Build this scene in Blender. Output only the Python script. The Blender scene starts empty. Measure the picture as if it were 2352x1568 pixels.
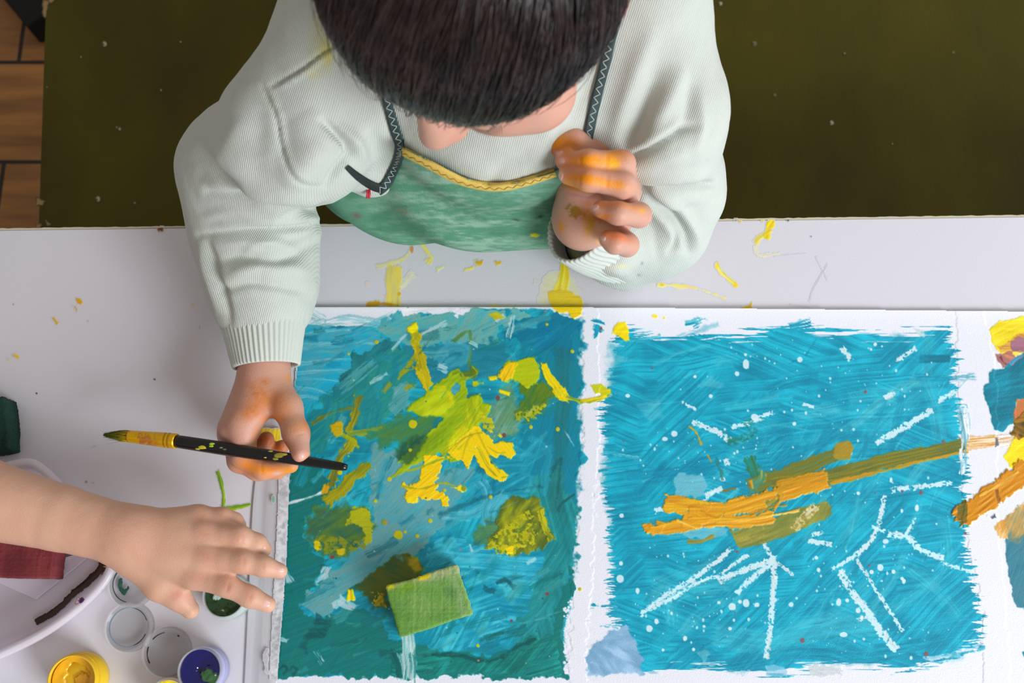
import bpy, bmesh, math, random
import numpy as np
from mathutils import Vector, Matrix
from mathutils.bvhtree import BVHTree
R = math.radians
sc = bpy.context.scene
col = sc.collection
W, H = 2352, 1568
LENS = 35.0
F = LENS / 36.0 * W
TZ = 0.62          # height of the table top
CAMH = 0.78        # camera height above the table top
TH = R(15.0)       # tilt away from straight down
# ---------------- camera ----------------
cd = bpy.data.cameras.new('camera')
cam = bpy.data.objects.new('camera', cd)
col.objects.link(cam)
cam.location = (0, 0, TZ + CAMH)
cam.rotation_euler = (TH, 0, 0)
cd.lens = LENS
cd.sensor_width = 36
cd.sensor_fit = 'HORIZONTAL'
cd.clip_start = 0.02
cd.dof.use_dof = True
cd.dof.focus_distance = 0.79
cd.dof.aperture_fstop = 8.0
sc.camera = cam
# ---------------- light ----------------
world = bpy.data.worlds.new('world')
sc.world = world
world.use_nodes = True
bg = world.node_tree.nodes['Background']
bg.inputs['Color'].default_value = (1.0, 0.94, 0.87, 1)
bg.inputs['Strength'].default_value = 0.36
def area(name, loc, target, sx, sy, power, color):
    ld = bpy.data.lights.new(name, 'AREA')
    ld.shape = 'RECTANGLE'; ld.size = sx; ld.size_y = sy
    ld.energy = power; ld.color = color
    o = bpy.data.objects.new(name, ld)
    col.objects.link(o)
    o.location = loc
    o.rotation_euler = (Vector(target) - Vector(loc)).to_track_quat('-Z', 'Y').to_euler()
    return o
area('window_daylight', (1.85, -1.55, 1.95), (0.0, 0.05, TZ), 1.3, 1.1, 84, (0.90, 0.95, 1.0))
area('far_window_daylight', (2.3, 0.9, 1.9), (0.2, 0.2, TZ), 1.2, 1.2, 16, (0.88, 0.95, 1.0))
vs = sc.view_settings
vs.view_transform = 'Standard'; vs.look = 'None'; vs.gamma = 1.0
vs.use_curve_mapping = False
vs.exposure = 0.10
# ---------------- pixel <-> world ----------------
cT, sT = math.cos(TH), math.sin(TH)
def P(px, py, z):
    """world point seen at pixel (px, py) at height z above the table top"""
    x = (px - W / 2) / F; y = (H / 2 - py) / F
    dx = x; dy = y * cT + sT; dz = y * sT - cT
    t = (z - CAMH) / dz
    return np.array((dx * t, dy * t, TZ + z))
def PV(px, py, z): return Vector(P(px, py, z))
def Pn(px, py, z):
    px = np.asarray(px, float); py = np.asarray(py, float)
    x = (px - W / 2) / F; y = (H / 2 - py) / F
    dy = y * cT + sT; dz = y * sT - cT
    t = (z - CAMH) / dz
    return np.stack([x * t, dy * t, TZ + z + 0 * x], -1)
def proj(p):
    """pixel coordinates of world points (N,3)"""
    x = p[..., 0]; y = p[..., 1]; z = p[..., 2] - TZ - CAMH
    d = y * sT - z * cT
    v = y * cT + z * sT
    return W / 2 + F * x / d, H / 2 - F * v / d
def depth(p): return p[..., 1] * sT - (p[..., 2] - TZ - CAMH) * cT
# ---------------- helpers ----------------
def lin(c):
    c = np.asarray(c, float)
    if c.max() > 1.001: c = c / 255.0
    return np.where(c <= 0.04045, c / 12.92, ((c + 0.055) / 1.055) ** 2.4)
def rgba(c): 
    l = lin(np.array(c, float) / 255.0); return (float(l[0]), float(l[1]), float(l[2]), 1.0)
def tag(o, label=None, cat=None, group=None, kind=None):
    if label: o['label'] = label
    if cat: o['category'] = cat
    if group: o['group'] = group
    if kind: o['kind'] = kind
    return o
def empty(name, loc=(0, 0, 0), label=None, cat=None, group=None):
    o = bpy.data.objects.new(name, None)
    o.empty_display_size = 0.03
    o.location = loc
    col.objects.link(o)
    return tag(o, label, cat, group)
def link(name, me, m=None, parent=None, smooth=True):
    """mesh built in world coordinates, linked and parented keeping its place"""
    o = bpy.data.objects.new(name, me)
    col.objects.link(o)
    if m is not None: me.materials.append(m)
    if smooth and len(me.polygons):
        me.polygons.foreach_set('use_smooth', np.ones(len(me.polygons), bool))
    if parent is not None:
        o.parent = parent
        L = Vector(parent.location) if parent.type == 'EMPTY' else Vector((0, 0, 0))
        o.matrix_parent_inverse = Matrix.Translation(-L)
    return o
def arrmesh(name, V, Q, colr=None):
    """mesh from arrays: V (n,3), Q (m,3 or 4)"""
    me = bpy.data.meshes.new(name)
    V = np.asarray(V, np.float32); Q = np.asarray(Q, np.int32)
    n = Q.shape[1]
    me.vertices.add(len(V)); me.vertices.foreach_set('co', V.ravel())
    me.loops.add(Q.size); me.loops.foreach_set('vertex_index', Q.ravel())
    me.polygons.add(len(Q))
    me.polygons.foreach_set('loop_start', np.arange(0, Q.size, n, dtype=np.int32))
    me.polygons.foreach_set('loop_total', np.full(len(Q), n, np.int32))
    me.update(calc_edges=True)
    if colr is not None:
        a = me.color_attributes.new('Col', 'FLOAT_COLOR', 'POINT')
        c = np.ones((len(V), 4), np.float32); c[:, :colr.shape[1]] = colr
        a.data.foreach_set('color', c.ravel())
    return me
def pymesh(name, verts, faces):
    me = bpy.data.meshes.new(name)
    me.from_pydata([tuple(v) for v in verts], [], faces)
    me.update()
    bm = bmesh.new(); bm.from_mesh(me)
    bmesh.ops.recalc_face_normals(bm, faces=bm.faces)
    bm.to_mesh(me); bm.free()
    return me
# ---------------- materials ----------------
def mat(name, c, rough=0.5, bump=None, var=None, trans=0, sss=0, metal=0, ior=1.45, vcol=False, spec=0.5, alpha=1.0, coat=0, sheen=0, streak=None):
    m = bpy.data.materials.new(name); m.use_nodes = True
    nt = m.node_tree; N = nt.nodes; L = nt.links
    b = N['Principled BSDF']
    b.inputs['Roughness'].default_value = rough
    b.inputs['Metallic'].default_value = metal
    b.inputs['IOR'].default_value = ior
    b.inputs['Specular IOR Level'].default_value = spec
    b.inputs['Transmission Weight'].default_value = trans
    b.inputs['Alpha'].default_value = alpha
    b.inputs['Coat Weight'].default_value = coat
    b.inputs['Sheen Weight'].default_value = sheen
    if sss:
        b.inputs['Subsurface Weight'].default_value = sss
        b.inputs['Subsurface Radius'].default_value = (1.0, 0.35, 0.2)
        b.inputs['Subsurface Scale'].default_value = 0.004
    tc = N.new('ShaderNodeTexCoord')
    base = None
    if vcol:
        a = N.new('ShaderNodeAttribute'); a.attribute_name = 'Col'; base = a.outputs['Color']
    else:
        b.inputs['Base Color'].default_value = rgba(c)
    def vec(scale):
        mp = N.new('ShaderNodeMapping'); L.new(tc.outputs['Object'], mp.inputs['Vector'])
        mp.inputs['Scale'].default_value = scale; return mp.outputs[0]
    if var:     # (scale, amount 0..1, second colour, detail)
        n = N.new('ShaderNodeTexNoise'); n.inputs['Scale'].default_value = var[0]
        n.inputs['Detail'].default_value = 6
        L.new(vec(streak or (1, 1, 1)), n.inputs['Vector'])
        rp = N.new('ShaderNodeValToRGB'); rp.color_ramp.elements[0].position = 0.35; rp.color_ramp.elements[1].position = 0.7
        L.new(n.outputs['Fac'], rp.inputs['Fac'])
        mu = N.new('ShaderNodeMath'); mu.operation = 'MULTIPLY'; mu.inputs[1].default_value = var[1]
        L.new(rp.outputs['Color'], mu.inputs[0])
        mx = N.new('ShaderNodeMix'); mx.data_type = 'RGBA'
        L.new(mu.outputs[0], mx.inputs['Factor'])
        if base is not None: L.new(base, mx.inputs['A'])
        else: mx.inputs['A'].default_value = rgba(c)
        mx.inputs['B'].default_value = rgba(var[2])
        base = mx.outputs['Result']
    if base is not None: L.new(base, b.inputs['Base Color'])
    if bump:    # (scale, distance in m, stretch)
        n = N.new('ShaderNodeTexNoise'); n.inputs['Scale'].default_value = bump[0]; n.inputs['Detail'].default_value = 4
        L.new(vec(bump[2] if len(bump) > 2 else (1, 1, 1)), n.inputs['Vector'])
        bp = N.new('ShaderNodeBump'); bp.inputs['Distance'].default_value = bump[1]
        L.new(n.outputs['Fac'], bp.inputs['Height']); L.new(bp.outputs['Normal'], b.inputs['Normal'])
    return m
# ---------------- 2-D noise ----------------
_rng = np.random.RandomState(7)
_tab = _rng.rand(256, 256).astype(np.float32)
def vnoise(x, y, seed=0):
    xi = np.floor(x).astype(np.int64); yi = np.floor(y).astype(np.int64)
    fx = (x - xi).astype(np.float32); fy = (y - yi).astype(np.float32)
    fx = fx * fx * (3 - 2 * fx); fy = fy * fy * (3 - 2 * fy)
    ox = seed * 37; oy = seed * 91
    def t(i, j): return _tab[(i + ox) & 255, (j + oy) & 255]
    a = t(xi, yi); b = t(xi + 1, yi); c = t(xi, yi + 1); d = t(xi + 1, yi + 1)
    return (a + (b - a) * fx) * (1 - fy) + (c + (d - c) * fx) * fy
def fbm(x, y, octv=4, seed=0):
    s = 0; a = 1; t = 0
    for i in range(octv):
        s = s + a * vnoise(x * 2 ** i + 13.7 * i, y * 2 ** i + 7.1 * i, seed + i); t += a; a *= 0.55
    return s / t            # about 0..1, mean .5
def noise3(p, s, seed=0):
    x, y, z = p[:, 0] * s, p[:, 1] * s, p[:, 2] * s
    return (fbm(x, y, 3, seed) + fbm(y + 5, z, 3, seed + 3) + fbm(z, x + 9, 3, seed + 6)) / 3
def sstep(e0, e1, x):
    t = np.clip((x - e0) / (e1 - e0), 0, 1); return t * t * (3 - 2 * t)
def polysd(U, V, poly):
    """signed distance to a polygon, negative inside"""
    d = np.full(U.shape, 1e12, np.float64); ins = np.zeros(U.shape, bool)
    n = len(poly)
    for i in range(n):
        ax, ay = poly[i]; bx, by = poly[(i + 1) % n]
        ex, ey = bx - ax, by - ay
        wx, wy = U - ax, V - ay
        h = np.clip((wx * ex + wy * ey) / (ex * ex + ey * ey + 1e-9), 0, 1)
        d = np.minimum(d, (wx - ex * h) ** 2 + (wy - ey * h) ** 2)
        c = ((ay <= V) != (by <= V)) & (U < ex * (V - ay) / (ey if abs(ey) > 1e-9 else 1e-9) + ax)
        ins ^= c
    d = np.sqrt(d)
    return np.where(ins, -d, d)
def linesd(U, V, pts):
    """distance to a polyline, arc parameter 0..1 and side"""
    best = np.full(U.shape, 1e12); tt = np.zeros(U.shape); sd = np.zeros(U.shape); linesd.perp = np.zeros(U.shape); linesd.exc = np.zeros(U.shape)
    ls = [math.hypot(pts[i+1][0]-pts[i][0], pts[i+1][1]-pts[i][1]) for i in range(len(pts)-1)]
    tot = sum(ls) + 1e-9; acc = 0
    for i in range(len(pts) - 1):
        ax, ay = pts[i][:2]; bx, by = pts[i+1][:2]
        ex, ey = bx - ax, by - ay
        wx, wy = U - ax, V - ay
        h0 = (wx * ex + wy * ey) / (ex * ex + ey * ey + 1e-9)
        h = np.clip(h0, 0, 1)
        d = (wx - ex * h) ** 2 + (wy - ey * h) ** 2
        m = d < best
        pr = (ex * wy - ey * wx) / (ls[i] + 1e-9)
        xc = np.maximum(-h0 if i == 0 else 0 * h0, (h0 - 1) if i == len(pts) - 2 else 0 * h0) * ls[i]
        linesd.perp = np.where(m, pr, linesd.perp); linesd.exc = np.where(m, xc, linesd.exc)
        best = np.where(m, d, best); tt = np.where(m, (acc + h * ls[i]) / tot, tt)
        sd = np.where(m, np.sign(ex * wy - ey * wx), sd)
        acc += ls[i]
    return np.sqrt(best), tt, sd
def smoothpts(pts, closed=False, n=8):
    out = []; N = len(pts); P_ = [np.array(p, float) for p in pts]
    rng = range(N) if closed else range(N - 1)
    for i in rng:
        p1 = P_[i]; p2 = P_[(i + 1) % N]
        p0 = P_[(i - 1) % N] if closed or i > 0 else p1
        p3 = P_[(i + 2) % N] if closed or i + 2 < N else p2
        for k in range(n):
            t = k / n
            out.append(0.5 * ((2 * p1) + (-p0 + p2) * t + (2*p0 - 5*p1 + 4*p2 - p3) * t*t + (-p0 + 3*p1 - 3*p2 + p3) * t**3))
    if not closed: out.append(P_[-1])
    return out
# ---------------- paint: colour and thickness of paint on a surface ----------------
class Canvas:
    def __init__(s, x0, y0, x1, y1, step, base):
        s.x0, s.y0, s.step = x0, y0, step
        s.nx = int((x1 - x0) / step) + 1; s.ny = int((y1 - y0) / step) + 1
        s.U, s.V = np.meshgrid(x0 + np.arange(s.nx) * step, y0 + np.arange(s.ny) * step)
        s.C = np.zeros((s.ny, s.nx, 3), np.float32) + np.array(base, np.float32) / 255
        s.Hh = np.zeros((s.ny, s.nx), np.float32); s.A = np.zeros((s.ny, s.nx), np.float32)
        s.k = 0
    def win(s, pts, m):
        xs = [p[0] for p in pts]; ys = [p[1] for p in pts]
        i0 = max(0, int((min(xs) - m - s.x0) / s.step)); i1 = min(s.nx, int((max(xs) + m - s.x0) / s.step) + 2)
        j0 = max(0, int((min(ys) - m - s.y0) / s.step)); j1 = min(s.ny, int((max(ys) + m - s.y0) / s.step) + 2)
        return (slice(j0, j1), slice(i0, i1)) if i1 > i0 and j1 > j0 else None
    def put(s, w, a, c1, c2, n, h, var=0.12, hn=None):
        a = a.astype(np.float32)[..., None]; n = n.astype(np.float32)
        c1 = np.array(c1, np.float32) / 255; c2 = np.array(c2 if c2 is not None else c1 * 255, np.float32) / 255
        m = sstep(0.25, 0.78, n)[..., None].astype(np.float32)
        c = c1 * (1 - m) + c2 * m
        c = c * (1 + var * (2 * n[..., None] - 1))
        s.C[w] = s.C[w] * (1 - a) + np.clip(c, 0, 1) * a
        hh = h * (0.55 + 0.9 * (hn if hn is not None else n))
        s.Hh[w] = s.Hh[w] * (1 - 0.6 * a[..., 0]) + hh * a[..., 0]
        s.A[w] = np.maximum(s.A[w], a[..., 0])
    def blob(s, pts, c, c2=None, edge=6, es=18, op=1.0, soft=2.0, ang=0, sl=90, sw=6, h=0.12, dry=0.0, ean=None, var=0.12, speck=0):
        s.k += 1; w = s.win(pts, edge * 2 + 10 + (dry and 40))
        if w is None: return
        U = s.U[w]; V = s.V[w]
        d = polysd(U, V, pts)
        if ean: ca, sa = math.cos(R(ean[0])), math.sin(R(ean[0])); q = fbm((U*ca+V*sa)/ean[1], (-U*sa+V*ca)/ean[2], 3, s.k)
        else: q = fbm(U / es, V / es, 4, s.k)
        d = d + (q - 0.5) * 3.2 * edge
        a = 1 - sstep(-soft, soft, d)
        ca, sa = math.cos(R(ang)), math.sin(R(ang))
        uu = U + 14 * (fbm(U/110, V/110, 2, s.k+3) - .5); vv = V + 14 * (fbm(U / 130, V / 130, 2, s.k + 5) - .5)
        n = fbm((uu * ca + vv * sa) / sl, (-uu * sa + vv * ca) / sw, 4, s.k + 9)
        cb, sb = math.cos(R(ang - 38)), math.sin(R(ang - 38)); cc2, sc2 = math.cos(R(ang + 27)), math.sin(R(ang + 27))
        n_b = fbm((uu * cb + vv * sb) / sl, (-uu * sb + vv * cb) / sw, 4, s.k + 11)
        n_c = fbm((uu * cc2 + vv * sc2) / sl, (-uu * sc2 + vv * cc2) / sw, 4, s.k + 13)
        sel = fbm(U / 130, V / 130, 3, s.k + 50)
        mb = sstep(.52, .60, sel); mc = sstep(.44, .36, sel)
        n = n * (1 - mb) + n_b * mb; n = n * (1 - mc) + n_c * mc
        n = 0.6 * n + 0.4 * fbm(U / 45, V / 45, 3, s.k + 20)
        n = np.clip((n - .5) * 1.5 + .5, 0, 1)
        if dry: 
            thr = dry * np.exp(np.minimum(0, d + 4) / 22.0) + 0.10 * dry
            a = a * sstep(thr - .10, thr + .03, fbm((uu*ca+vv*sa)/(sl*.6), (-uu*sa+vv*ca)/(sw*.6), 3, s.k+31) + .12)
        if speck: a = a * sstep(speck - .08, speck + .08, fbm(U / 7, V / 7, 3, s.k + 40))
        s.put(w, a * op, c, c2, n, h, var, fbm((uu * ca + vv * sa) / sl, (-uu * sa + vv * ca) / (sw * .7), 3, s.k + 2))
    def stroke(s, pts, wd, c, c2=None, op=1.0, edge=4, h=0.15, dry=0.0, soft=2.0, w1=None, sw=5, var=0.12, speck=0, es=16):
        s.k += 1; pts = smoothpts(pts, n=5) if len(pts) > 2 else pts
        w1 = w1 or wd; w = s.win(pts, max(wd, w1) / 2 + edge * 2 + 6)
        if w is None: return
        U = s.U[w]; V = s.V[w]
        d, t, sd = linesd(U, V, pts)
        L = sum(math.hypot(pts[i+1][0]-pts[i][0], pts[i+1][1]-pts[i][1]) for i in range(len(pts)-1))
        pr = linesd.perp; exc = linesd.exc; hw = (wd + (w1 - wd) * t) / 2
        rag = (fbm(pr / (sw * .8) + 9, t * 0 + s.k, 3, s.k + 2) - .2) * hw * .9
        d2 = np.where(exc > 0, np.maximum(np.abs(pr) - hw, exc - rag), d - hw) + (fbm(U / es, V / es, 3, s.k) - .5) * 3.2 * edge
        d = np.abs(pr); sd = np.sign(pr)
        a = 1 - sstep(-soft, soft, d2)
        n = fbm(t * L / 70.0 + 3, d * sd / sw + 50, 4, s.k + 9)
        n = np.clip((n - .5) * 1.5 + .5, 0, 1)
        if dry: a = a * sstep(dry - .12, dry + .06, fbm(t * L / 40.0, d * sd / (sw * .7) + 50, 3, s.k + 31) )
        if speck: a = a * sstep(speck - .08, speck + .08, fbm(U / 6, V / 6, 3, s.k + 40))
        s.put(w, a * op, c, c2, n, h, var)
    def dot(s, x, y, r, c, op=1.0, h=0.08, asp=1.0):
        w = s.win([(x, y)], r * 1.6 + 3)
        if w is None: return
        s.k += 1
        U = s.U[w] - x; V = s.V[w] - y
        d = np.hypot(U, V / asp) - r * (0.85 + 0.4 * (fbm(U / (r + 2) + s.k, V / (r + 2), 2, s.k) - .5))
        a = 1 - sstep(-1.0, 1.0, d)
        s.put(w, a * op, c, None, 0.5 + 0 * U, h * 1.2, 0)
    def mesh(s, name, z0, mask=None, lift=None):
        """grid of quads lying z0 (m) above the table with the paint's thickness on top"""
        z = z0 + s.Hh * 0.001 + (lift if lift is not None else 0)
        V = Pn(s.U, s.V, z)
        V[..., 2] = TZ + z
        idx = np.arange(s.nx * s.ny).reshape(s.ny, s.nx)
        Q = np.stack([idx[:-1, :-1], idx[1:, :-1], idx[1:, 1:], idx[:-1, 1:]], -1)
        V = V.reshape(-1, 3); C = lin(s.C.reshape(-1, 3) * 1.0)
        if mask is not None:
            k = (mask[:-1, :-1] | mask[1:, :-1] | mask[1:, 1:] | mask[:-1, 1:])
            Q = Q[k]
        Q = Q.reshape(-1, 4)
        u, inv = np.unique(Q, return_inverse=True)
        return arrmesh(name, V[u], inv.reshape(-1, 4), C[u])
# ---------------- solids from distance fields ----------------
def smin(a, b, k):
    if k <= 0: return np.minimum(a, b)
    h = np.clip(0.5 + 0.5 * (b - a) / k, 0, 1)
    return b + (a - b) * h - k * h * (1 - h)
class Cone:
    def __init__(s, a, b, ra, rb=None, sq=None):
        s.a = np.array(a, float); s.b = np.array(b, float); s.ra = ra; s.rb = ra if rb is None else rb
        s.c = (s.a + s.b) / 2; s.r = np.linalg.norm(s.b - s.a) / 2 + max(s.ra, s.rb); s.sq = sq
    def f(s, p):
        ba = s.b - s.a; w = p - s.a
        h = np.clip(w @ ba / (ba @ ba + 1e-12), 0, 1)
        q = w - h[:, None] * ba
        if s.sq is not None:      # flattened: (axis, factor > 1)
            ax = np.array(s.sq[0], float); ax /= np.linalg.norm(ax)
            q = q + (q @ ax)[:, None] * ax * (s.sq[1] - 1)
        return np.linalg.norm(q, axis=1) - (s.ra + (s.rb - s.ra) * h)
class Ell:
    def __init__(s, c, r, M=None):
        s.c = np.array(c, float); s.rr = np.array(r, float); s.r = max(r); s.M = np.eye(3) if M is None else np.array(M, float)
    def f(s, p):
        q = (p - s.c) @ s.M            # columns of M = local axes in world
        k0 = np.linalg.norm(q / s.rr, axis=1); k1 = np.linalg.norm(q / s.rr ** 2, axis=1) + 1e-9
        return k0 * (k0 - 1) / k1
class Field:
    """groups: list of (k between groups, k inside the group, [prims]); cuts: [(k, prim)]"""
    def __init__(s, groups, cuts=(), extra=None): s.g = groups; s.cuts = cuts; s.extra = extra
    def __call__(s, p, c=None, rad=1e9):
        f = np.full(len(p), 0.05 if c is not None else 10.0)
        for kg, ki, prims in s.g:
            g = None
            for q in prims:
                if c is not None and np.linalg.norm(q.c - c) - q.r > rad + 0.02: continue
                v = q.f(p); g = v if g is None else smin(g, v, ki)
            if g is not None: f = smin(f, g, kg)
        for k, q in s.cuts:
            if c is not None and np.linalg.norm(q.c - c) - q.r > rad + 0.02: continue
            f = -smin(-f, q.f(p), k)
        if s.extra: f = s.extra(f, p)
        return f
def surfnet(F_, lo, hi, h, B=16, smooth=1):
    lo = np.array(lo, float); hi = np.array(hi, float)
    nb = np.ceil((hi - lo) / (h * B)).astype(int)
    half = h * B * math.sqrt(3) / 2
    g = np.stack(np.meshgrid(*[np.arange(n) for n in nb], indexing='ij'), -1).reshape(-1, 3)
    cen = lo + (g + 0.5) * h * B
    val = F_(cen)
    act = g[np.abs(val) < half * 1.25 + 0.004]
    NN = nb * B + 4
    def gid(i, j, k): return (i.astype(np.int64) * NN[1] + j) * NN[2] + k
    s1 = np.arange(B + 1); I, J, K = np.meshgrid(s1, s1, s1, indexing='ij')
    loc = np.stack([I, J, K], -1).reshape(-1, 3)
    ids = []; pos = []; quads = []
    E = [((0,0,0),(1,0,0)),((0,1,0),(1,1,0)),((0,0,1),(1,0,1)),((0,1,1),(1,1,1)),((0,0,0),(0,1,0)),((1,0,0),(1,1,0)),((0,0,1),(0,1,1)),((1,0,1),(1,1,1)),((0,0,0),(0,0,1)),((1,0,0),(1,0,1)),((0,1,0),(0,1,1)),((1,1,0),(1,1,1))]
    for b in act:
        o = b * B; p = lo + (loc + o) * h
        v = F_(p, lo + (b + .5) * h * B, half)
        if v.min() > 0 or v.max() < 0: continue
        v = v.reshape(B + 1, B + 1, B + 1)
        sg = v < 0
        cnt = np.zeros((B, B, B)); acc = np.zeros((B, B, B, 3))
        for a, c in E:
            sa = tuple(slice(a[i], a[i] + B) for i in range(3)); sb = tuple(slice(c[i], c[i] + B) for i in range(3))
            va = v[sa]; vb = v[sb]; cr = sg[sa] != sg[sb]
            t = np.where(cr, va / np.where(cr, va - vb, 1), 0)
            pt = np.array(a) + t[..., None] * (np.array(c) - np.array(a))
            acc += np.where(cr[..., None], pt, 0); cnt += cr
        m = cnt > 0
        ci, cj, ck = np.nonzero(m)
        pp = acc[m] / cnt[m][:, None]
        ids.append(gid(ci + o[0], cj + o[1], ck + o[2])); pos.append(lo + (np.stack([ci, cj, ck], -1) + o + pp) * h)
        for ax in range(3):
            s0 = (slice(0, B),) * 3
            s1_ = tuple(slice(1, B + 1) if i == ax else slice(0, B) for i in range(3))
            cr = sg[s0] != sg[s1_]
            e = np.argwhere(cr)
            if len(e) == 0: continue
            fl = sg[s0][cr]; e = e + o
            a1 = (ax + 1) % 3; a2 = (ax + 2) % 3
            e1 = e.copy(); e1[:, a1] -= 1
            e2 = e.copy(); e2[:, a1] -= 1; e2[:, a2] -= 1
            e3 = e.copy(); e3[:, a2] -= 1
            q = np.stack([gid(*e.T), gid(*e1.T), gid(*e2.T), gid(*e3.T)], -1)
            q[~fl] = q[~fl][:, ::-1]
            quads.append(q)
    ids = np.concatenate(ids); pos = np.concatenate(pos); quads = np.concatenate(quads)
    so = np.argsort(ids); ids = ids[so]; pos = pos[so]
    w = np.searchsorted(ids, quads); w = np.clip(w, 0, len(ids) - 1)
    ok = (ids[w] == quads).all(1)
    Q = w[ok]
    V = pos
    for _ in range(smooth):
        V = relax(V, Q, 0.5)
    return V, Q
def relax(V, Q, f):
    S = np.zeros_like(V); n = np.zeros(len(V))
    for a, b in ((0, 1), (1, 2), (2, 3), (3, 0)):
        for x, y in ((Q[:, a], Q[:, b]), (Q[:, b], Q[:, a])):
            for i in range(3): S[:, i] += np.bincount(x, V[y, i], len(V))
            n += np.bincount(x, minlength=len(V))
    n = np.maximum(n, 1)[:, None]
    return V * (1 - f) + S / n * f
def vnormals(V, Q):
    n = np.cross(V[Q[:, 2]] - V[Q[:, 0]], V[Q[:, 3]] - V[Q[:, 1]])
    N = np.zeros_like(V)
    for a in range(4):
        for i in range(3): N[:, i] += np.bincount(Q[:, a], n[:, i], len(V))
    return N / (np.linalg.norm(N, axis=1, keepdims=True) + 1e-12)
CAMP = np.array((0, 0, TZ + CAMH))
def facing(V, N):
    d = CAMP - V; d /= np.linalg.norm(d, axis=1, keepdims=True)
    return (N * d).sum(1)
def tube(path, rads, n=16, cap=True, sq=1.0, up=(0, 0, 1), rfun=None):
    """tube along 3-D points with radius at each; returns V, faces"""
    path = [np.array(p, float) for p in path]; V = []; Fc = []
    for i, p in enumerate(path):
        t = path[min(i + 1, len(path) - 1)] - path[max(i - 1, 0)]; t /= np.linalg.norm(t) + 1e-12
        u = np.array(up, float); s = np.cross(t, u)
        if np.linalg.norm(s) < 1e-3: s = np.cross(t, (1, 0, 0))
        s /= np.linalg.norm(s); u = np.cross(s, t)
        r = rads[i] if hasattr(rads, '__len__') else rads
        for k in range(n):
            a = 2 * math.pi * k / n
            rr = r * (rfun(i, a) if rfun else 1)
            V.append(p + rr * (math.cos(a) * s + math.sin(a) * u * sq))
    for i in range(len(path) - 1):
        for k in range(n):
            k2 = (k + 1) % n
            Fc.append((i*n+k, i*n+k2, (i+1)*n+k2, (i+1)*n+k))
    if cap:
        Fc.append(tuple(range(n - 1, -1, -1))); Fc.append(tuple((len(path)-1)*n + k for k in range(n)))
    return V, Fc
def lathe(prof, n=48):
    """profile [(r, z)] turned about the z axis; r=0 ends are closed"""
    V = []; Fc = []; rings = []
    for r, z in prof:
        if r < 1e-6: rings.append([len(V)]); V.append((0, 0, z))
        else:
            rings.append(list(range(len(V), len(V) + n)))
            for k in range(n): V.append((r * math.cos(2*math.pi*k/n), r * math.sin(2*math.pi*k/n), z))
    for a, b in zip(rings[:-1], rings[1:]):
        for k in range(n):
            k2 = (k + 1) % n
            if len(a) == 1: Fc.append((a[0], b[k2], b[k]))
            elif len(b) == 1: Fc.append((a[k], a[k2], b[0]))
            else: Fc.append((a[k], a[k2], b[k2], b[k]))
    return V, Fc
def box(x0, y0, z0, x1, y1, z1, bev=0.003):
    bm = bmesh.new(); bmesh.ops.create_cube(bm, size=1)
    for v in bm.verts: v.co = Vector(((x0+x1)/2 + v.co.x*(x1-x0), (y0+y1)/2 + v.co.y*(y1-y0), (z0+z1)/2 + v.co.z*(z1-z0)))
    if bev: bmesh.ops.bevel(bm, geom=bm.edges[:], offset=bev, segments=2, profile=0.6, affect='EDGES')
    me = bpy.data.meshes.new('box'); bm.to_mesh(me); bm.free(); return me
# ======================= the setting =======================
FZ = -TZ
# --- floor: wood-look planks with dark joints ---
p1 = P(38, 143, FZ); p2 = P(10, 372, FZ)
rowh = float(p1[1] - p2[1])
def floor_mat():
    m = mat('plank_floor', (120, 82, 40), 0.45)
    nt = m.node_tree; N = nt.nodes; L = nt.links; b = N['Principled BSDF']
    tc = N.new('ShaderNodeTexCoord'); mp = N.new('ShaderNodeMapping')
    L.new(tc.outputs['Object'], mp.inputs['Vector'])
    bw = rowh * 4.2
    mp.inputs['Location'].default_value = (-float(p2[0]) + bw * 0.0, -float(p2[1]), 0)
    br = N.new('ShaderNodeTexBrick')
    br.offset = 0.5; br.inputs['Scale'].default_value = 1.0
    br.inputs['Brick Width'].default_value = bw; br.inputs['Row Height'].default_value = rowh
    br.inputs['Mortar Size'].default_value = 0.0035; br.inputs['Mortar Smooth'].default_value = 0.3
    br.inputs['Color1'].default_value = rgba((176, 122, 62)); br.inputs['Color2'].default_value = rgba((152, 104, 52)); br.inputs['Mortar'].default_value = rgba((22, 14, 6))
    L.new(mp.outputs[0], br.inputs['Vector'])
    n = N.new('ShaderNodeTexNoise'); n.inputs['Scale'].default_value = 14; n.inputs['Detail'].default_value = 7
    mp2 = N.new('ShaderNodeMapping'); mp2.inputs['Scale'].default_value = (0.35, 3, 1); L.new(tc.outputs['Object'], mp2.inputs['Vector']); L.new(mp2.outputs[0], n.inputs['Vector'])
    rp = N.new('ShaderNodeValToRGB'); rp.color_ramp.elements[0].position = .3; rp.color_ramp.elements[0].color = (.5, .45, .4, 1); rp.color_ramp.elements[1].position = .7; rp.color_ramp.elements[1].color = (1.15, 1.1, 1, 1)
    L.new(n.outputs['Fac'], rp.inputs['Fac'])
    mx = N.new('ShaderNodeMix'); mx.data_type = 'RGBA'; mx.blend_type = 'MULTIPLY'; mx.inputs['Factor'].default_value = 1
    L.new(br.outputs['Color'], mx.inputs['A']); L.new(rp.outputs['Color'], mx.inputs['B']); L.new(mx.outputs['Result'], b.inputs['Base Color'])
    bp = N.new('ShaderNodeBump'); bp.inputs['Distance'].default_value = 0.002; L.new(br.outputs['Fac'], bp.inputs['Height']); bp.invert = True
    L.new(bp.outputs['Normal'], b.inputs['Normal'])
    return m
me = box(-2.2, -2.0, -0.03, 2.2, 2.2, 0.0, 0)
tag(link('floor', me, floor_mat(), smooth=False), kind='structure')
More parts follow.
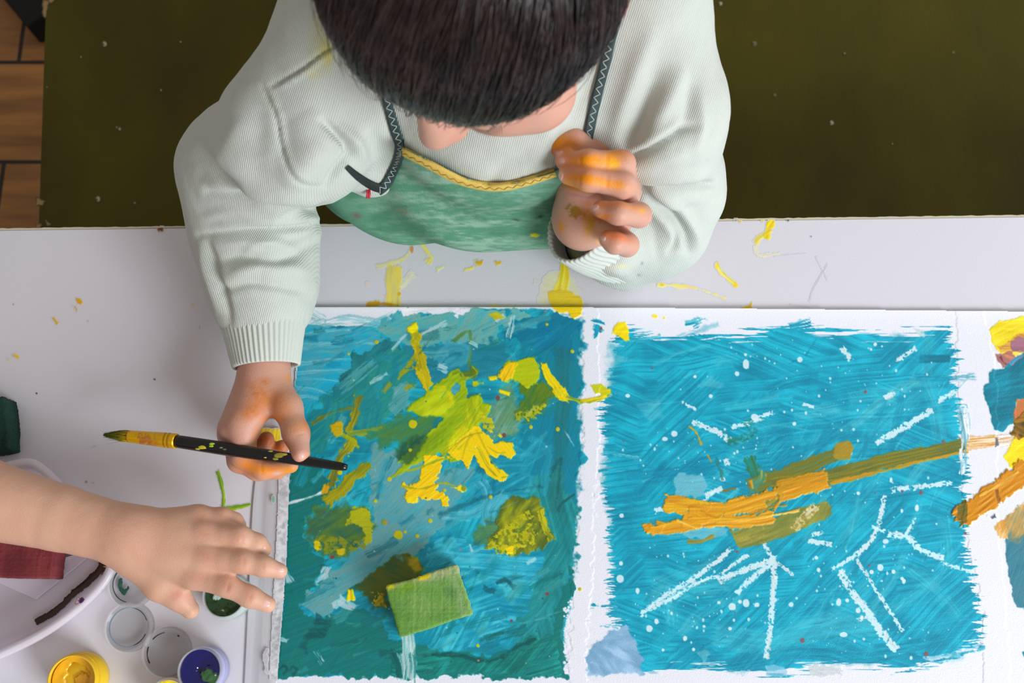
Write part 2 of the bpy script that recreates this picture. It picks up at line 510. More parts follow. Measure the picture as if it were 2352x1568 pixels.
# --- black thing with a pointed corner on the floor ---
a = P(10, 0, FZ + .05); b_ = P(62, 62, FZ + .05); c_ = P(101, 30, FZ + .05)
u = (a - b_); u[2] = 0; u /= np.linalg.norm(u); v = np.array((-u[1], u[0], 0)); 
if v @ (c_ - b_) < 0: v = -v
cor = [b_, b_ + u * .34, b_ + u * .34 + v * .26, b_ + v * .26]
bm = bmesh.new(); lo_ = [bm.verts.new((q[0], q[1], 0.002)) for q in cor]; hi_ = [bm.verts.new((q[0], q[1], 0.05)) for q in cor]
bm.faces.new(hi_); bm.faces.new(lo_[::-1])
for i in range(4): bm.faces.new((lo_[i], lo_[(i+1)%4], hi_[(i+1)%4], hi_[i]))
bmesh.ops.recalc_face_normals(bm, faces=bm.faces)
bmesh.ops.bevel(bm, geom=bm.edges[:], offset=.004, segments=3, profile=.6, affect='EDGES')
me = bpy.data.meshes.new('black_case'); bm.to_mesh(me); bm.free()
tag(link('black_case', me, mat('black_fabric', (9, 8, 9), .85, bump=(400, .0004)), smooth=False), 'flat black case with a pointed corner lying on the wooden floor behind the green bench', 'case')
# --- bench ---
BZ = -0.28
def bxyz(px, py, z=BZ): return P(px, py, z)
L0 = bxyz(105, 0); L1 = bxyz(88, 525)
dr = (L1 - L0) / np.linalg.norm(L1 - L0)
Lf = L1 + dr * 0.08; Lb = L0 - dr * 0.10
bench = empty('bench', (float((Lf[0]+Lb[0])/2), float((Lf[1]+Lb[1])/2), 0), 'wide low bench painted dark olive green with chipped spots behind the white table', 'bench')
rt = 1.32
perp = P(2352, 497, 0) - P(0, 528, 0); perp[2] = 0; perp /= np.linalg.norm(perp)
cor = [Lf, Lf + perp * rt, Lb + perp * rt, Lb]
bm = bmesh.new(); lo_ = [bm.verts.new((q[0], q[1], TZ + BZ - .022)) for q in cor]; hi_ = [bm.verts.new((q[0], q[1], TZ + BZ)) for q in cor]
bm.faces.new(hi_); bm.faces.new(lo_[::-1])
for i in range(4): bm.faces.new((lo_[i], lo_[(i+1)%4], hi_[(i+1)%4], hi_[i]))
bmesh.ops.recalc_face_normals(bm, faces=bm.faces)
bmesh.ops.bevel(bm, geom=bm.edges[:], offset=.0015, segments=2, profile=.6, affect='EDGES')
me = bpy.data.meshes.new('seat_board'); bm.to_mesh(me); bm.free()
M_bench = mat('olive_paint', (80, 74, 16), .75, spec=.22, bump=(260, .0004, (1, .25, 1)), var=(9, .5, (50, 40, 10)), streak=(1, .6, 1))
link('seat_board', me, M_bench, bench, smooth=False)
for (s, q) in ((0.08, .05), (rt - .1, .05), (.08, -.05), (rt - .1, -.05)):
    c = (Lf if q > 0 else Lb) + perp * s - dr * q
    link('leg', box(c[0]-.02, c[1]-.02, 0, c[0]+.02, c[1]+.02, TZ + BZ - .022, .002), M_bench, bench, smooth=False)
for q in (.05, -.05):
    c0 = (Lf if q > 0 else Lb) + perp * .1 - dr * q; c1 = (Lf if q > 0 else Lb) + perp * (rt - .12) - dr * q
    V, Fc = tube([(c0[0], c0[1], TZ+BZ-.05), (c1[0], c1[1], TZ+BZ-.05)], .02, 4)
    link('rail', pymesh('rail', V, Fc), M_bench, bench, smooth=False)
cv = Canvas(80, -30, 2380, 530, 2.0, (66, 62, 22))
chips = [(240,101,6),(225,457,6),(1733,100,6),(1910,282,5),(1655,8,5),(275,296,3),(268,292,2),(186,131,2),(370,207,2),(108,200,2),(1120,-20,3),(2190,120,3),(1780,218,4),(415,96,2),(1940,122,2),(2050,330,2),(310,466,2)]
for x, y, r in chips:
    k = (x * 7 + y) % 3
    cv.dot(x, y, r, (178, 168, 140) if k else (120, 112, 70))
    if r > 4: cv.dot(x - 3, y + 1, r * .5, (58, 54, 22))
for pts in ([(85,455),(102,462),(98,470),(84,470)], [(84,515),(94,515),(92,525),(82,525)], [(100,0),(112,4),(104,40),(98,30)], [(104,-10),(130,-6),(116,8)], [(104,505),(116,514),(108,520)]):
    cv.blob(pts, (160, 130, 82), edge=2, es=6, h=.02)
cv.stroke([(1100,140),(1300,150)], 3, (50,48,16))
k = (cv.A > .3)
V = None
me = cv.mesh('chipped_paint', 0.0, k)
n = len(me.vertices); co = np.zeros(n * 3, np.float32); me.vertices.foreach_get('co', co); co = co.reshape(-1, 3)
pu, pv = proj(co.astype(float)); co2 = Pn(pu, pv, BZ + .0004).astype(np.float32); me.vertices.foreach_set('co', co2.ravel()); me.update()
M_v = mat('dry_paint', (255, 255, 255), .6, vcol=True)
tag(link('chipped_paint', me, M_v, bench), kind='stuff')
# --- table ---
A0 = P(0, 528, 0); A1 = P(2352, 497, 0)
ed = (A1 - A0) / np.linalg.norm(A1 - A0); ed[2] = 0
nrm = np.array((ed[1], -ed[0], 0.0))      # towards the viewer
E0 = A0 - ed * .10; E1 = A1 + ed * .75
table = empty('table', (0, 0, 0), 'white laminate table top spotted with yellow paint and holding the paintings', 'table')
cor = [E0, E0 + nrm * .78, E1 + nrm * .78, E1]
bm = bmesh.new(); lo_ = [bm.verts.new((q[0], q[1], TZ - .022)) for q in cor]; hi_ = [bm.verts.new((q[0], q[1], TZ)) for q in cor]
bm.faces.new(hi_); bm.faces.new(lo_[::-1])
for i in range(4): bm.faces.new((lo_[i], lo_[(i+1)%4], hi_[(i+1)%4], hi_[i]))
bmesh.ops.recalc_face_normals(bm, faces=bm.faces)
bmesh.ops.bevel(bm, geom=bm.edges[:], offset=.0008, segments=1, profile=.6, affect='EDGES')
me = bpy.data.meshes.new('table_top'); bm.to_mesh(me); bm.free()
TC = (221, 218, 226)
M_table = mat('white_laminate', TC, .42, bump=(900, .00008), var=(6, .22, (216, 208, 208)))
link('table_top', me, M_table, table, smooth=False)
# edge band, cream where the laminate is cut, on the side facing the child
V, Fc = [], []
n = 400
rngb = random.Random(4)
for i in range(n + 1):
    q = E0 + (E1 - E0) * i / n
    w = .0011 + .0006 * rngb.random()
    o_ = -nrm * w
    for (dy, dz) in ((0, .0003), (1, .0002), (1, -.021), (0, -.021)):
        V.append((q[0] + o_[0]*dy, q[1] + o_[1]*dy, TZ + dz))
for i in range(n):
    for k in range(4): Fc.append((i*4+k, i*4+(k+1)%4, (i+1)*4+(k+1)%4, (i+1)*4+k))
me = pymesh('edge_band', V, Fc)
link('edge_band', me, mat('cream_edge', (205, 196, 172), .6), table, smooth=False)
for sx, sy in ((.05, .07), (.05, .70), (-.05, .07), (-.05, .70)):
    c = (E0 if sx > 0 else E1) + ed * sx + nrm * sy
    link('leg', box(c[0]-.022, c[1]-.022, 0, c[0]+.022, c[1]+.022, TZ - .022, .003), mat('table_leg_white', (205, 203, 205), .4), table, smooth=False)
# dried paint on the table top
Y = (246, 214, 20); OC = (226, 160, 20)
def pieces(V, Q, C):
    """split a mesh into its separate pieces"""
    lab = np.arange(len(V))
    while True:
        m = lab[Q].min(1); new = lab.copy()
        for k in range(4): np.minimum.at(new, Q[:, k], m)
        new = new[new]
        if (new == lab).all(): break
        lab = new
    for l in np.unique(lab[Q[:, 0]]):
        q = Q[lab[Q[:, 0]] == l]; u_, inv = np.unique(q, return_inverse=True)
        yield V[u_], inv.reshape(-1, 4), C[u_]
def stain(cvs, z=.0001): 
    me = cvs.mesh('stain', z, cvs.A > .06)
    n = len(me.vertices); V = np.zeros(n * 3); me.vertices.foreach_get('co', V)
    C = np.zeros(n * 4); me.color_attributes['Col'].data.foreach_get('color', C)
    Q = np.zeros(len(me.loops), int); me.loops.foreach_get('vertex_index', Q); bpy.data.meshes.remove(me)
    for v, q, c in pieces(V.reshape(-1, 3), Q.reshape(-1, 4), C.reshape(-1, 4)):
        if len(q) > 5: link('dried_paint', arrmesh('dried_paint', v, q, c), M_gloss_paint, table)
M_gloss_paint = mat('poster_paint', (255, 255, 255), .38, vcol=True, bump=(1500, .00015))
cv = Canvas(820, 500, 1900, 712, 1.5, TC)
cv.stroke([(1292,575),(1296,620),(1288,672)], 10, Y, (250,225,60), w1=34, edge=3, op=.95)
cv.blob([(1262,672),(1290,662),(1334,684),(1336,716),(1262,714)], Y, (232,186,10), edge=5, h=.3)
cv.blob([(1240,640),(1280,620),(1330,660),(1340,700),(1250,704)], (250,236,120), edge=12, op=.35, soft=10, h=.02)
cv.stroke([(907,615),(902,650),(905,700)], 34, (248,228,100), (244,212,60), op=.8, edge=4, sw=9)
cv.stroke([(845,699),(880,697),(914,702)], 9, (236,176,20), Y, h=.3)
cv.stroke([(868,612),(900,604),(930,592),(945,572)], 9, (250,232,120), op=.6, dry=.35)
cv.stroke([(920,660),(940,640),(950,630)], 16, (250,240,170), op=.5, soft=5)
cv.dot(917, 675, 5, (240,180,20)); cv.dot(937, 547, 5, (248,225,80), .8); cv.dot(946, 572, 5, (214,140,80), .8, asp=2)
cv.stroke([(968,560),(980,575),(990,590),(985,600)], 12, (249,226,80), op=.8, w1=14)
cv.stroke([(1005,620),(1020,612)], 8, (250,232,110), op=.7)
cv.blob([(1090,598),(1110,597),(1109,608),(1098,611),(1090,607)], (238,190,20), edge=3, es=6, h=.25)
cv.blob([(1136,602),(1150,600),(1154,606),(1142,609)], (238,180,20), edge=2, es=5, h=.2)
cv.stroke([(1070,617),(1086,616)], 4, (249,218,60))
cv.dot(1170, 562, 7, (248,226,80), .7); cv.dot(1190, 560, 5, (248,226,80), .6)
cv.stroke([(1775,508),(1765,525),(1760,545)], 14, (246,216,30), edge=4, w1=12); cv.stroke([(1770,528),(1745,545),(1735,556)], 10, (248,222,60), op=.8, edge=3)
cv.stroke([(1736,565),(1742,586),(1790,583)], 7, (250,236,150), op=.45, dry=.3)
cv.stroke([(1645,608),(1660,630),(1690,655)], 5, (250,228,90), w1=9, op=.85); cv.dot(1690, 655, 6, Y, .9); cv.dot(1646, 612, 5, (248,222,60), .8)
cv.stroke([(1512,653),(1540,655),(1600,662),(1665,685)], 6, (248,224,90), op=.75, w1=3, dry=.25); cv.dot(1520, 654, 6, (244,208,30), .9, asp=.6)
cv.dot(1608, 552, 6, Y); cv.dot(1611, 541, 2, Y)
cv.blob([(1700,706),(1718,702),(1727,694),(1728,706),(1712,712)], (240,190,20), edge=2, es=6, h=.3)
cv.stroke([(1130,705),(1240,708)], 4, (248,225,90), op=.8, dry=.3)
cv.dot(845, 652, 7, (236,214,205), .6); cv.dot(1863, 543, 2, (120,120,120))
for pts in ([(1875,590),(1905,650)], [(1905,600),(1870,660),(1860,690)], [(1815,700),(1860,705)], [(1780,588),(1850,583)]): cv.stroke(pts, 1.6, (190,188,192), op=.7, edge=.3)
for x, y, c in ((1640,505,1),(1700,507,1),(1752,506,1),(1690,503,0),(1810,504,0)): cv.dot(x, y + 1, 4, (226,200,90) if c else (90,80,60), .8)
stain(cv)
cv = Canvas(470, 1060, 600, 1180, 1.5, TC)
G = (70, 140, 30); YG = (160, 190, 30)
cv.stroke([(499,1082),(508,1110),(514,1140),(513,1166)], 10, G, YG, w1=7, edge=1.5, h=.3)
cv.stroke([(510,1168),(530,1168),(575,1157)], 13, (170,195,30), G, w1=5, edge=2, h=.25)
stain(cv)
cv = Canvas(5, 510, 460, 1110, 2.0, TC)
cv.blob([(174,684),(182,685),(190,694),(187,699),(178,697)], (236,178,20), edge=1.5, es=6, h=.3); cv.stroke([(172,703),(177,712)], 4, (226,178,100)); cv.stroke([(123,730),(132,742)], 4, (228,186,60)); cv.stroke([(33,815),(42,823)], 4, (236,196,60))
cv.dot(19, 826, 4, (228,205,130), .6); cv.dot(355, 871, 2.5, (60,60,70)); cv.dot(84, 903, 2.5, (60,60,80)); cv.dot(439, 1140, 2, (90,90,90)); cv.dot(31, 699, 1.6, (120,120,120)); cv.dot(202, 737, 1.4, (120,120,130))
cv.dot(198, 1106, 3.5, (150,146,140), .8); cv.dot(214, 1112, 5, (188,182,184), .7, asp=1.4); cv.stroke([(190,1035),(218,1025)], 2, (180,176,180), op=.7); cv.dot(442, 700, 5, (222,200,140), .5)
cv.blob([(360,522),(378,522),(372,532),(362,530)], (120,70,30), edge=2, es=5, h=.05)
cv.stroke([(460,752),(520,768)], 1.6, (160,150,150), op=.7); stain(cv)
# ======================= the long sheet of paintings =======================
WHT = (236, 236, 246)
pc = Canvas(600, 690, 2440, 1640, 1.5, WHT)
def A(*pts): return [(620 + x / 1.7855, 690 + y / 1.7855) for x, y in pts]
def Bq(*pts): return [(1330 + x / 1.7857, 690 + y / 1.7857) for x, y in pts]
S = 1 / 1.7855
# -- first painting --
base1 = A((112,100),(400,108),(470,102),(510,70),(530,34),(700,60),(800,34),(1150,34),(1180,60),(1225,75),(1280,90),(1275,110),(1240,130),(1222,190),(1245,240),(1265,290),(1290,350),(1262,400),(1256,480),(1275,500),(1268,600),(1305,650),(1262,690),(1256,790),(1252,900),(1243,1050),(1240,1230),(1222,1300),(1206,1360),(1198,1440),(1216,1540),(930,1540),(905,1518),(840,1532),(745,1522),(680,1540),(24,1540),(60,1000),(90,700),(112,300))
pc.blob(base1, (6,146,172), (24,168,190), edge=3, es=14, ang=-25, sl=110, sw=7, h=.16, var=.18)
pc.stroke(A((150,50),(210,75),(180,95)), 26, (150,205,205), (230,240,240), op=.7, dry=.4)
pc.stroke(A((190,98),(330,78),(470,100)), 22, (140,205,215), op=.75, dry=.4)
pc.blob(A((1020,150),(1180,60),(1280,90),(1270,600),(1262,900),(1080,840),(1000,700),(1040,520)), (0,142,174), (14,124,140), edge=12, ang=-70, sl=120, h=.15, soft=8)
pc.blob(A((105,300),(118,104),(400,112),(490,150),(450,210),(340,270),(280,330),(230,380),(170,420),(104,430)), (84,190,212), (16,160,192), edge=8, es=30, ang=-6, sl=170, sw=7, var=.22, h=.12)
for i, (y0, y1, x1) in enumerate(((150,120,330),(185,178,430),(206,190,300),(262,240,420),(300,290,390),(322,340,330),(360,392,260),(398,404,200))): pc.stroke(A((108,y0),((108+x1)/2,(y0+y1)/2-9),(x1,y1)), 12-i%3*3, (190,230,236), (60,180,208), op=.6, dry=.30, w1=3, edge=2, sw=2.5)
pc.blob(A((430,110),(500,80),(525,55),(560,35),(700,60),(830,34),(1000,44),(1080,60),(960,105),(930,180),(820,200),(700,175),(600,190),(520,175),(480,125)), (122,190,184), (70,168,176), edge=14, es=22, ang=-24, sl=130, sw=6, h=.2, var=.15)
pc.blob(A((550,190),(700,170),(960,170),(1010,260),(950,330),(760,320),(640,330),(560,300)), (34,146,172), (16,120,140), edge=14, ang=-12, h=.15, soft=5)
pc.blob(A((1060,70),(1180,50),(1285,92),(1240,140),(1250,250),(1150,210),(960,150),(970,110)), (0,132,172), (6,118,142), edge=8, ang=-40, h=.15)
pc.blob(A((480,160),(545,185),(430,300),(400,330),(340,410),(230,420),(310,300),(340,220),(420,200)), (18,116,124), (30,132,140), edge=12, es=18, ang=-48, sl=100, h=.2)
pc.blob(A((380,240),(560,200),(600,320),(560,440),(430,520),(300,560),(200,640),(120,640),(110,500),(240,410)), (14,136,152), (40,146,130), edge=16, ang=-40, h=.16, soft=5, op=.85)
pc.blob(A((500,360),(560,330),(570,420),(520,480),(490,440)), (120,185,185), (60,150,160), edge=10, ang=-60, op=.8)
pc.blob(A((860,860),(1180,700),(1255,840),(1240,1100),(1200,1400),(1040,1500),(990,1380),(1060,1240),(1120,1060)), (16,134,138), (30,148,152), edge=16, ang=-64, sl=130, sw=5, h=.18, soft=6)
pc.blob(A((85,600),(215,640),(250,800),(140,880),(150,1000),(250,1060),(180,1160),(120,1250),(210,1310),(330,1260),(470,1300),(500,1385),(600,1410),(900,1460),(1150,1360),(1180,1260),(1230,1100),(1250,1200),(1200,1380),(1216,1542),(20,1542),(60,1000)), (4,130,126), (16,114,110), edge=12, es=26, ang=-22, sl=150, sw=6, h=.26, var=.15)
pc.blob(A((620,1040),(720,940),(830,1000),(960,1040),(1120,1040),(1060,1250),(960,1390),(700,1430),(560,1380),(600,1340),(810,1280),(770,1085),(640,1110)), (0,150,184), (64,186,208), edge=14, ang=-22, sl=130, sw=6, h=.18, soft=4)
pc.blob(A((690,620),(900,640),(1000,560),(1080,640),(1060,800),(900,870),(700,880),(640,960),(600,900)), (8,146,174), (44,168,190), edge=14, ang=-30, h=.14, soft=5, op=.9)
pc.blob(A((430,600),(520,620),(700,700),(760,680),(830,690),(770,830),(665,960),(620,1040),(480,1080),(330,1180),(215,1300),(110,1250),(230,1130),(330,1050),(420,900),(400,700)), (112,176,180), (74,156,168), edge=12, es=26, ang=-52, sl=180, sw=6, h=.18, var=.14)
pc.blob(A((900,420),(980,400),(1050,480),(1010,550),(900,560),(880,500)), (96,150,142), (110,150,90), edge=10, op=.8, soft=4)
pc.stroke(A((1200,200),(1200,450),(1170,860)), 36, (36,112,112), op=.5, soft=8, edge=4, w1=30)
pc.stroke(A((700,878),(800,882),(880,840),(885,780),(860,740)), 24, (60,170,194), (120,200,214), op=.6)
pc.stroke(A((960,800),(905,850),(900,920),(925,950)), 30, (50,164,192), (100,190,210), op=.7)
pc.stroke(A((1070,560),(1140,620),(1130,700),(1125,800)), 16, (40,160,190), op=.5)
pc.stroke(A((690,250),(740,190),(800,200),(790,240),(720,262)), 26, (80,182,204), op=.55, soft=4)
pc.stroke(A((760,165),(815,125),(822,190),(816,260)), 7, (90,140,60), op=.8)
pc.stroke(A((700,880),(900,800),(1110,760)), 9, (6,80,96), op=.5, soft=4)
pc.stroke(A((1150,720),(1190,650),(1180,790)), 6, (8,90,96), op=.5, soft=3)
pc.stroke(A((500,1440),(640,1455),(760,1450),(900,1480),(1010,1420),(1090,1385)), 9, (2,72,72), op=.65, soft=3)
pc.blob(A((500,1440),(640,1460),(900,1480),(1160,1390),(1200,1540),(930,1530),(840,1525),(680,1538),(510,1538)), (6,122,116), (20,142,134), edge=8, ang=-12, sl=190, sw=5, h=.34, var=.18)
pc.stroke(A((930,1160),(965,1145),(1000,1175)), 8, (2,74,86), op=.7); pc.stroke(A((880,1180),(920,1195)), 10, (2,80,96), op=.6)
pc.blob(A((190,1280),(240,1320),(230,1370),(160,1400),(150,1440),(120,1420),(160,1340)), (4,86,88), (8,110,110), edge=8, soft=4, op=.8)
for x, y in ((55,1512),(95,1518),(225,1100)): pc.stroke(A((x-16,y),(x,y-14),(x+15,y),(x,y+14)), 5, (0,84,84), op=.7)
r_ = random.Random(21)
for i in range(170):
    x = 110 + 1000 * r_.random(); y = 90 + 1440 * r_.random()
    an = (-50 if 300 < y - x * .2 < 1100 else -18) + 50 * (r_.random() - .5); l = 30 + 150 * r_.random()
    c = r_.choice([(0,120,152),(30,160,186),(8,104,116),(96,176,184),(24,132,130),(70,190,208)] if y < 1150 else [(2,112,108),(20,140,134),(0,96,98),(60,160,158),(8,128,140)])
    pc.stroke(A((x, y), (x + l * .5 * math.cos(R(an)) + 14 * (r_.random() - .5), y + l * .5 * math.sin(R(an)) + 14 * (r_.random() - .5)), (x + l * math.cos(R(an)), y + l * math.sin(R(an)))), 6 + 20 * r_.random() ** 2, c, op=.28 + .4 * r_.random(), edge=3, sw=3, soft=2 + 3 * r_.random(), dry=r_.choice([0, .3, .42, .45]), h=.12 + .2 * r_.random())
# light patches and scratches
for pts, w_ in (((190,1155,225,1125),12),((215,1135,235,1095),14),((290,1230,345,1260),22),((265,1250,300,1225),18),((300,60,330,75),8),((690,270,720,280),18),((820,175,850,190),12),((600,150,720,90),9),((500,200,560,140),8),((410,340,480,300),8),((190,1440,215,1480),12),((60,1110,80,1150),18),((40,1385,70,1395),10),((1060,860,1080,880),8),((700,1310,760,1290),16),((1055,1075,1090,1055),7),((980,150,1000,60),14),((930,75,960,60),16),((1185,500,1250,600),4),((440,640,430,720),4),((820,1000,830,1030),5)):
    pc.stroke(A(pts[:2], pts[2:]), w_ * S * 1.6, (214,232,236), (150,205,214), op=.85, dry=.42, edge=4)
pc.stroke(A((74,833),(110,822),(160,808),(220,784)), 9 * S, (232,240,244), edge=1.5, h=.05)
pc.blob(A((530,30),(640,30),(720,32),(650,48),(600,52),(545,70)), WHT, edge=6, es=10, h=.02)
pc.blob(A((730,30),(830,30),(800,56),(760,66)), WHT, edge=6, es=10, h=.02)
pc.stroke(A((565,1375),(567,1430),(560,1480)), 46 * S * 1.1, (220,234,238), (110,190,194), edge=3, sw=3, h=.2); pc.stroke(A((560,1460),(565,1500),(562,1542)), 66 * S, (190,220,222), (40,140,140), edge=5, sw=3, h=.3, w1=40)
pc.stroke(A((500,1445),(525,1500),(530,1540)), 22*S, (4,100,98), h=.3)
pc.stroke(A((1182,860),(1196,834),(1222,812),(1250,794)), 6, (8,62,64), (20,90,90), op=.8, edge=1.5)  # tear in the sheet, its shadow painted on as a dark line
# speckled ragged right edge
for i in range(60):
    rr_ = random.Random(i); x = 1205 + 30 * rr_.random(); y = 1230 + 300 * rr_.random()
    pc.dot(620 + x*S, 690 + y*S, 1.5 + 3.5 * rr_.random(), WHT)
# greens and yellows
YL = (255,222,0); LM = (168,190,14); OL = (112,126,22)
def D(*pts): return [(650 + x / 3.336, 700 + y / 3.336) for x, y in pts]
T = 1 / 3.336
pc.blob(D((600,960),(760,900),(960,840),(1180,860),(1120,1000),(960,1120),(900,1180),(860,1140),(880,1040),(720,1110),(740,1040),(640,1000)), (96,138,50), (44,128,96), edge=14, es=18, ang=-34, sl=110, sw=5, h=.2, op=.85, soft=9)
pc.blob(D((1660,640),(1760,600),(1800,700),(1780,860),(1800,960),(1700,1010),(1620,960),(1600,860)), (110,160,110), (140,180,160), edge=10, ang=-60, soft=8, op=.75)
pc.blob(D((880,1080),(960,1010),(1090,990),(1080,1080),(980,1170),(890,1190),(860,1150)), (30,92,76), (60,110,40), edge=8, soft=5, op=.85, ang=-40)
pc.blob(D((945,180),(990,150),(1020,133),(1035,200),(1060,240),(1052,320),(1085,380),(1110,470),(1145,600),(1110,665),(1080,640),(1040,560),(1020,480),(1010,340),(985,290),(975,220)), (232,206,2), (176,164,8), edge=4, es=9, ang=75, sl=50, sw=5, h=.4, soft=1.5)
pc.blob(D((1000,300),(1055,300),(1085,400),(1100,480),(1040,500),(1010,400)), (168,160,20), (214,190,4), edge=5, es=8, ang=75, op=.8, speck=.3)
pc.blob(D((945,170),(1020,133),(1030,190),(990,220),(955,205)), (255,228,0), edge=3, es=8, h=.5)
for a_ in ([(990,430),(930,500),(880,570)], [(1000,470),(930,520)], [(940,610),(1000,620),(940,640)], [(820,605),(770,660)], [(1010,380),(990,420)]): pc.stroke(D(*a_), 20*T, (196,176,14), (150,150,30), edge=3, op=.85, speck=.3, w1=34*T)
lime = D((940,815),(980,750),(1080,700),(1130,640),(1210,575),(1290,512),(1330,500),(1400,560),(1420,700),(1500,690),(1530,750),(1590,770),(1560,840),(1500,910),(1420,970),(1340,1030),(1290,1070),(1262,1140),(1350,1190),(1280,1195),(1190,1135),(1100,1190),(1000,1235),(900,1290),(830,1322),(880,1270),(960,1180),(880,1205),(1000,1090),(1080,1010),(1180,930),(1240,862),(1060,845))
pc.blob(lime, (176,198,0), (140,172,6), edge=5, es=16, ang=-42, sl=150, sw=6, h=.5, var=.1, soft=2.5)
pc.blob(D((950,800),(1000,740),(1100,700),(1200,620),(1290,660),(1300,760),(1240,830),(1100,850)), (182,202,0), (192,206,10), edge=5, ang=-25, sl=160, sw=16, h=.5, soft=6)
pc.blob(D((1130,620),(1230,610),(1290,680),(1305,760),(1280,740),(1220,640)), (236,216,0), (206,206,0), edge=4, h=.5, soft=3, op=.8)
pc.blob(D((1000,1080),(1120,1000),(1260,900),(1330,900),(1240,1060),(1100,1160),(960,1200)), (132,170,10), (160,186,4), edge=6, ang=-40, sl=120, sw=6, h=.5, soft=5, op=.8)
pc.blob(D((1262,1120),(1262,1030),(1330,965),(1380,900),(1430,850),(1475,870),(1440,960),(1380,1060),(1330,1130)), (226,216,0), (200,204,0), edge=6, ang=-55, sl=90, sw=6, h=.5, soft=6)
pc.blob(D((1400,770),(1440,700),(1500,690),(1530,750),(1590,775),(1540,870),(1450,960),(1380,930)), (170,190,0), (196,204,0), edge=4, ang=-60, sl=100, sw=8, h=.5, soft=3)
pc.blob(D((1290,640),(1330,590),(1360,610),(1350,660),(1310,690),(1290,670)), (40,150,172), (70,160,180), edge=2, es=9, h=.1)
pc.blob(D((1345,520),(1420,510),(1440,460),(1460,500),(1500,480),(1500,510),(1450,570),(1430,540),(1360,545)), (112,134,20), (80,112,40), edge=4, es=9, h=.35)
yell = D((1258,1130),(1262,1090),(1330,1050),(1400,990),(1450,930),(1500,930),(1560,990),(1620,1060),(1680,1045),(1750,1060),(1785,1140),(1750,1175),(1670,1150),(1610,1170),(1575,1145),(1600,1210),(1640,1258),(1700,1270),(1730,1320),(1690,1362),(1630,1340),(1560,1290),(1500,1210),(1460,1150),(1440,1190),(1415,1262),(1400,1220),(1360,1190),(1300,1170))
pc.blob(yell, (255,224,0), (246,204,0), edge=4, es=10, ang=48, sl=90, sw=4, h=.55, var=.08, soft=1.5)
for a_, w_ in (([(1480,960),(1540,1080),(1600,1190),(1660,1290)],10),([(1440,980),(1400,1080),(1370,1180)],12),([(1390,1010),(1330,1080),(1290,1120)],10),([(1500,1080),(1560,1200),(1620,1300)],8),([(1560,1080),(1640,1130),(1700,1130)],7)): pc.stroke(D(*a_), w_*T, (196,176,6), op=.7, edge=1, sw=2, h=.3)
pc.blob(D((1500,830),(1570,830),(1620,900),(1610,950),(1560,950),(1510,890)), (230,214,0), (160,170,20), edge=8, es=9, speck=.36, h=.4)
pc.blob(D((1600,940),(1680,1010),(1670,1020),(1590,980)), (240,214,0), edge=6, es=6, speck=.5)
pc.blob(D((1090,1160),(1200,1150),(1300,1172),(1210,1212),(1192,1290),(1172,1360),(1182,1410),(1272,1482),(1262,1530),(1228,1530),(1200,1482),(1100,1502),(1040,1482),(1020,1515),(960,1512),(930,1480),(950,1432),(915,1370),(962,1392),(1042,1352),(1040,1290),(1085,1225)), (255,222,0), (248,198,0), edge=5, es=9, ang=-35, sl=60, sw=5, h=.6, var=.08, soft=1.5)
pc.blob(D((930,1470),(1000,1460),(1050,1480),(1020,1515),(960,1512)), (250,186,0), (255,214,0), edge=3, es=9, h=.7)
pc.blob(D((1780,600),(1900,560),(2000,600),(2080,680),(2050,740),(2000,790),(1940,850),(1890,885),(1800,872),(1768,820),(1860,720)), (110,140,24), (66,116,50), edge=9, es=12, ang=-60, h=.35, soft=7)
pc.blob(D((1770,800),(1850,840),(1920,760),(2010,770),(1940,850),(1880,885),(1800,872)), (232,214,0), (150,160,20), edge=8, es=9, h=.35, speck=.38)
pc.blob(D((1650,545),(1700,462),(1730,435),(1790,436),(1850,402),(1920,408),(1960,450),(1975,520),(1940,600),(1860,625),(1800,600),(1760,560),(1700,590)), (202,208,0), (172,190,6), edge=7, es=12, sl=60, sw=12, h=.6, soft=3)
pc.blob(D((1650,545),(1700,462),(1730,435),(1790,440),(1780,500),(1760,560),(1700,588)), (252,206,0), (240,196,10), edge=4, es=9, h=.6, ang=-60, sw=5)
pc.stroke(D((1995,455),(2030,540),(2090,620),(2130,680)), 52*T, (252,224,0), (236,208,0), w1=80*T, edge=3, es=10, h=.55, sw=4)
pc.blob(D((2080,640),(2160,630),(2180,680),(2190,750),(2110,735)), (255,222,0), (214,200,10), edge=4, es=9, h=.5, ang=60)
pc.blob(A((520,640),(600,560),(640,560),(600,640),(560,670)), (28,84,72), edge=8, soft=5, op=.7)
pc.stroke(A((745,300),(780,290),(800,320),(850,300),(830,270)), 12*S, (96,130,40), (140,160,20), edge=3)
pc.stroke(A((815,250),(822,300)), 8*S, (100,140,60), op=.7)
for a_ in ([(770,610),(830,550)],[(850,600),(890,680),(930,720)],[(700,640),(800,560),(870,540)]): pc.stroke(A(*a_), 5*S, (150,160,20), op=.6, edge=1)
pc.stroke(A((485,735),(540,700),(600,690),(700,650),(750,655)), 9*S, (160,176,16), w1=3, edge=1.5)
pc.stroke(A((540,760),(620,770),(700,748),(760,760)), 7*S, (190,180,10), edge=1.5)
pc.blob(A((745,765),(800,758),(812,775),(790,785)), YL, edge=3, es=8, h=.3)
pc.stroke(A((1215,395),(1260,408),(1300,412),(1345,405),(1392,385)), 20*S, (250,222,8), (120,150,40), w1=12*S, edge=3, h=.3)
pc.stroke(A((900,320),(930,316)), 16*S, YL, edge=2, h=.3); pc.stroke(A((835,340),(875,338)), 14*S, (186,190,10), h=.3); pc.stroke(A((940,370),(980,382)), 12*S, YL, edge=2, h=.3)
pc.blob(A((898,58),(930,45),(968,72),(920,75)), (204,190,20), edge=3, es=10, h=.2)
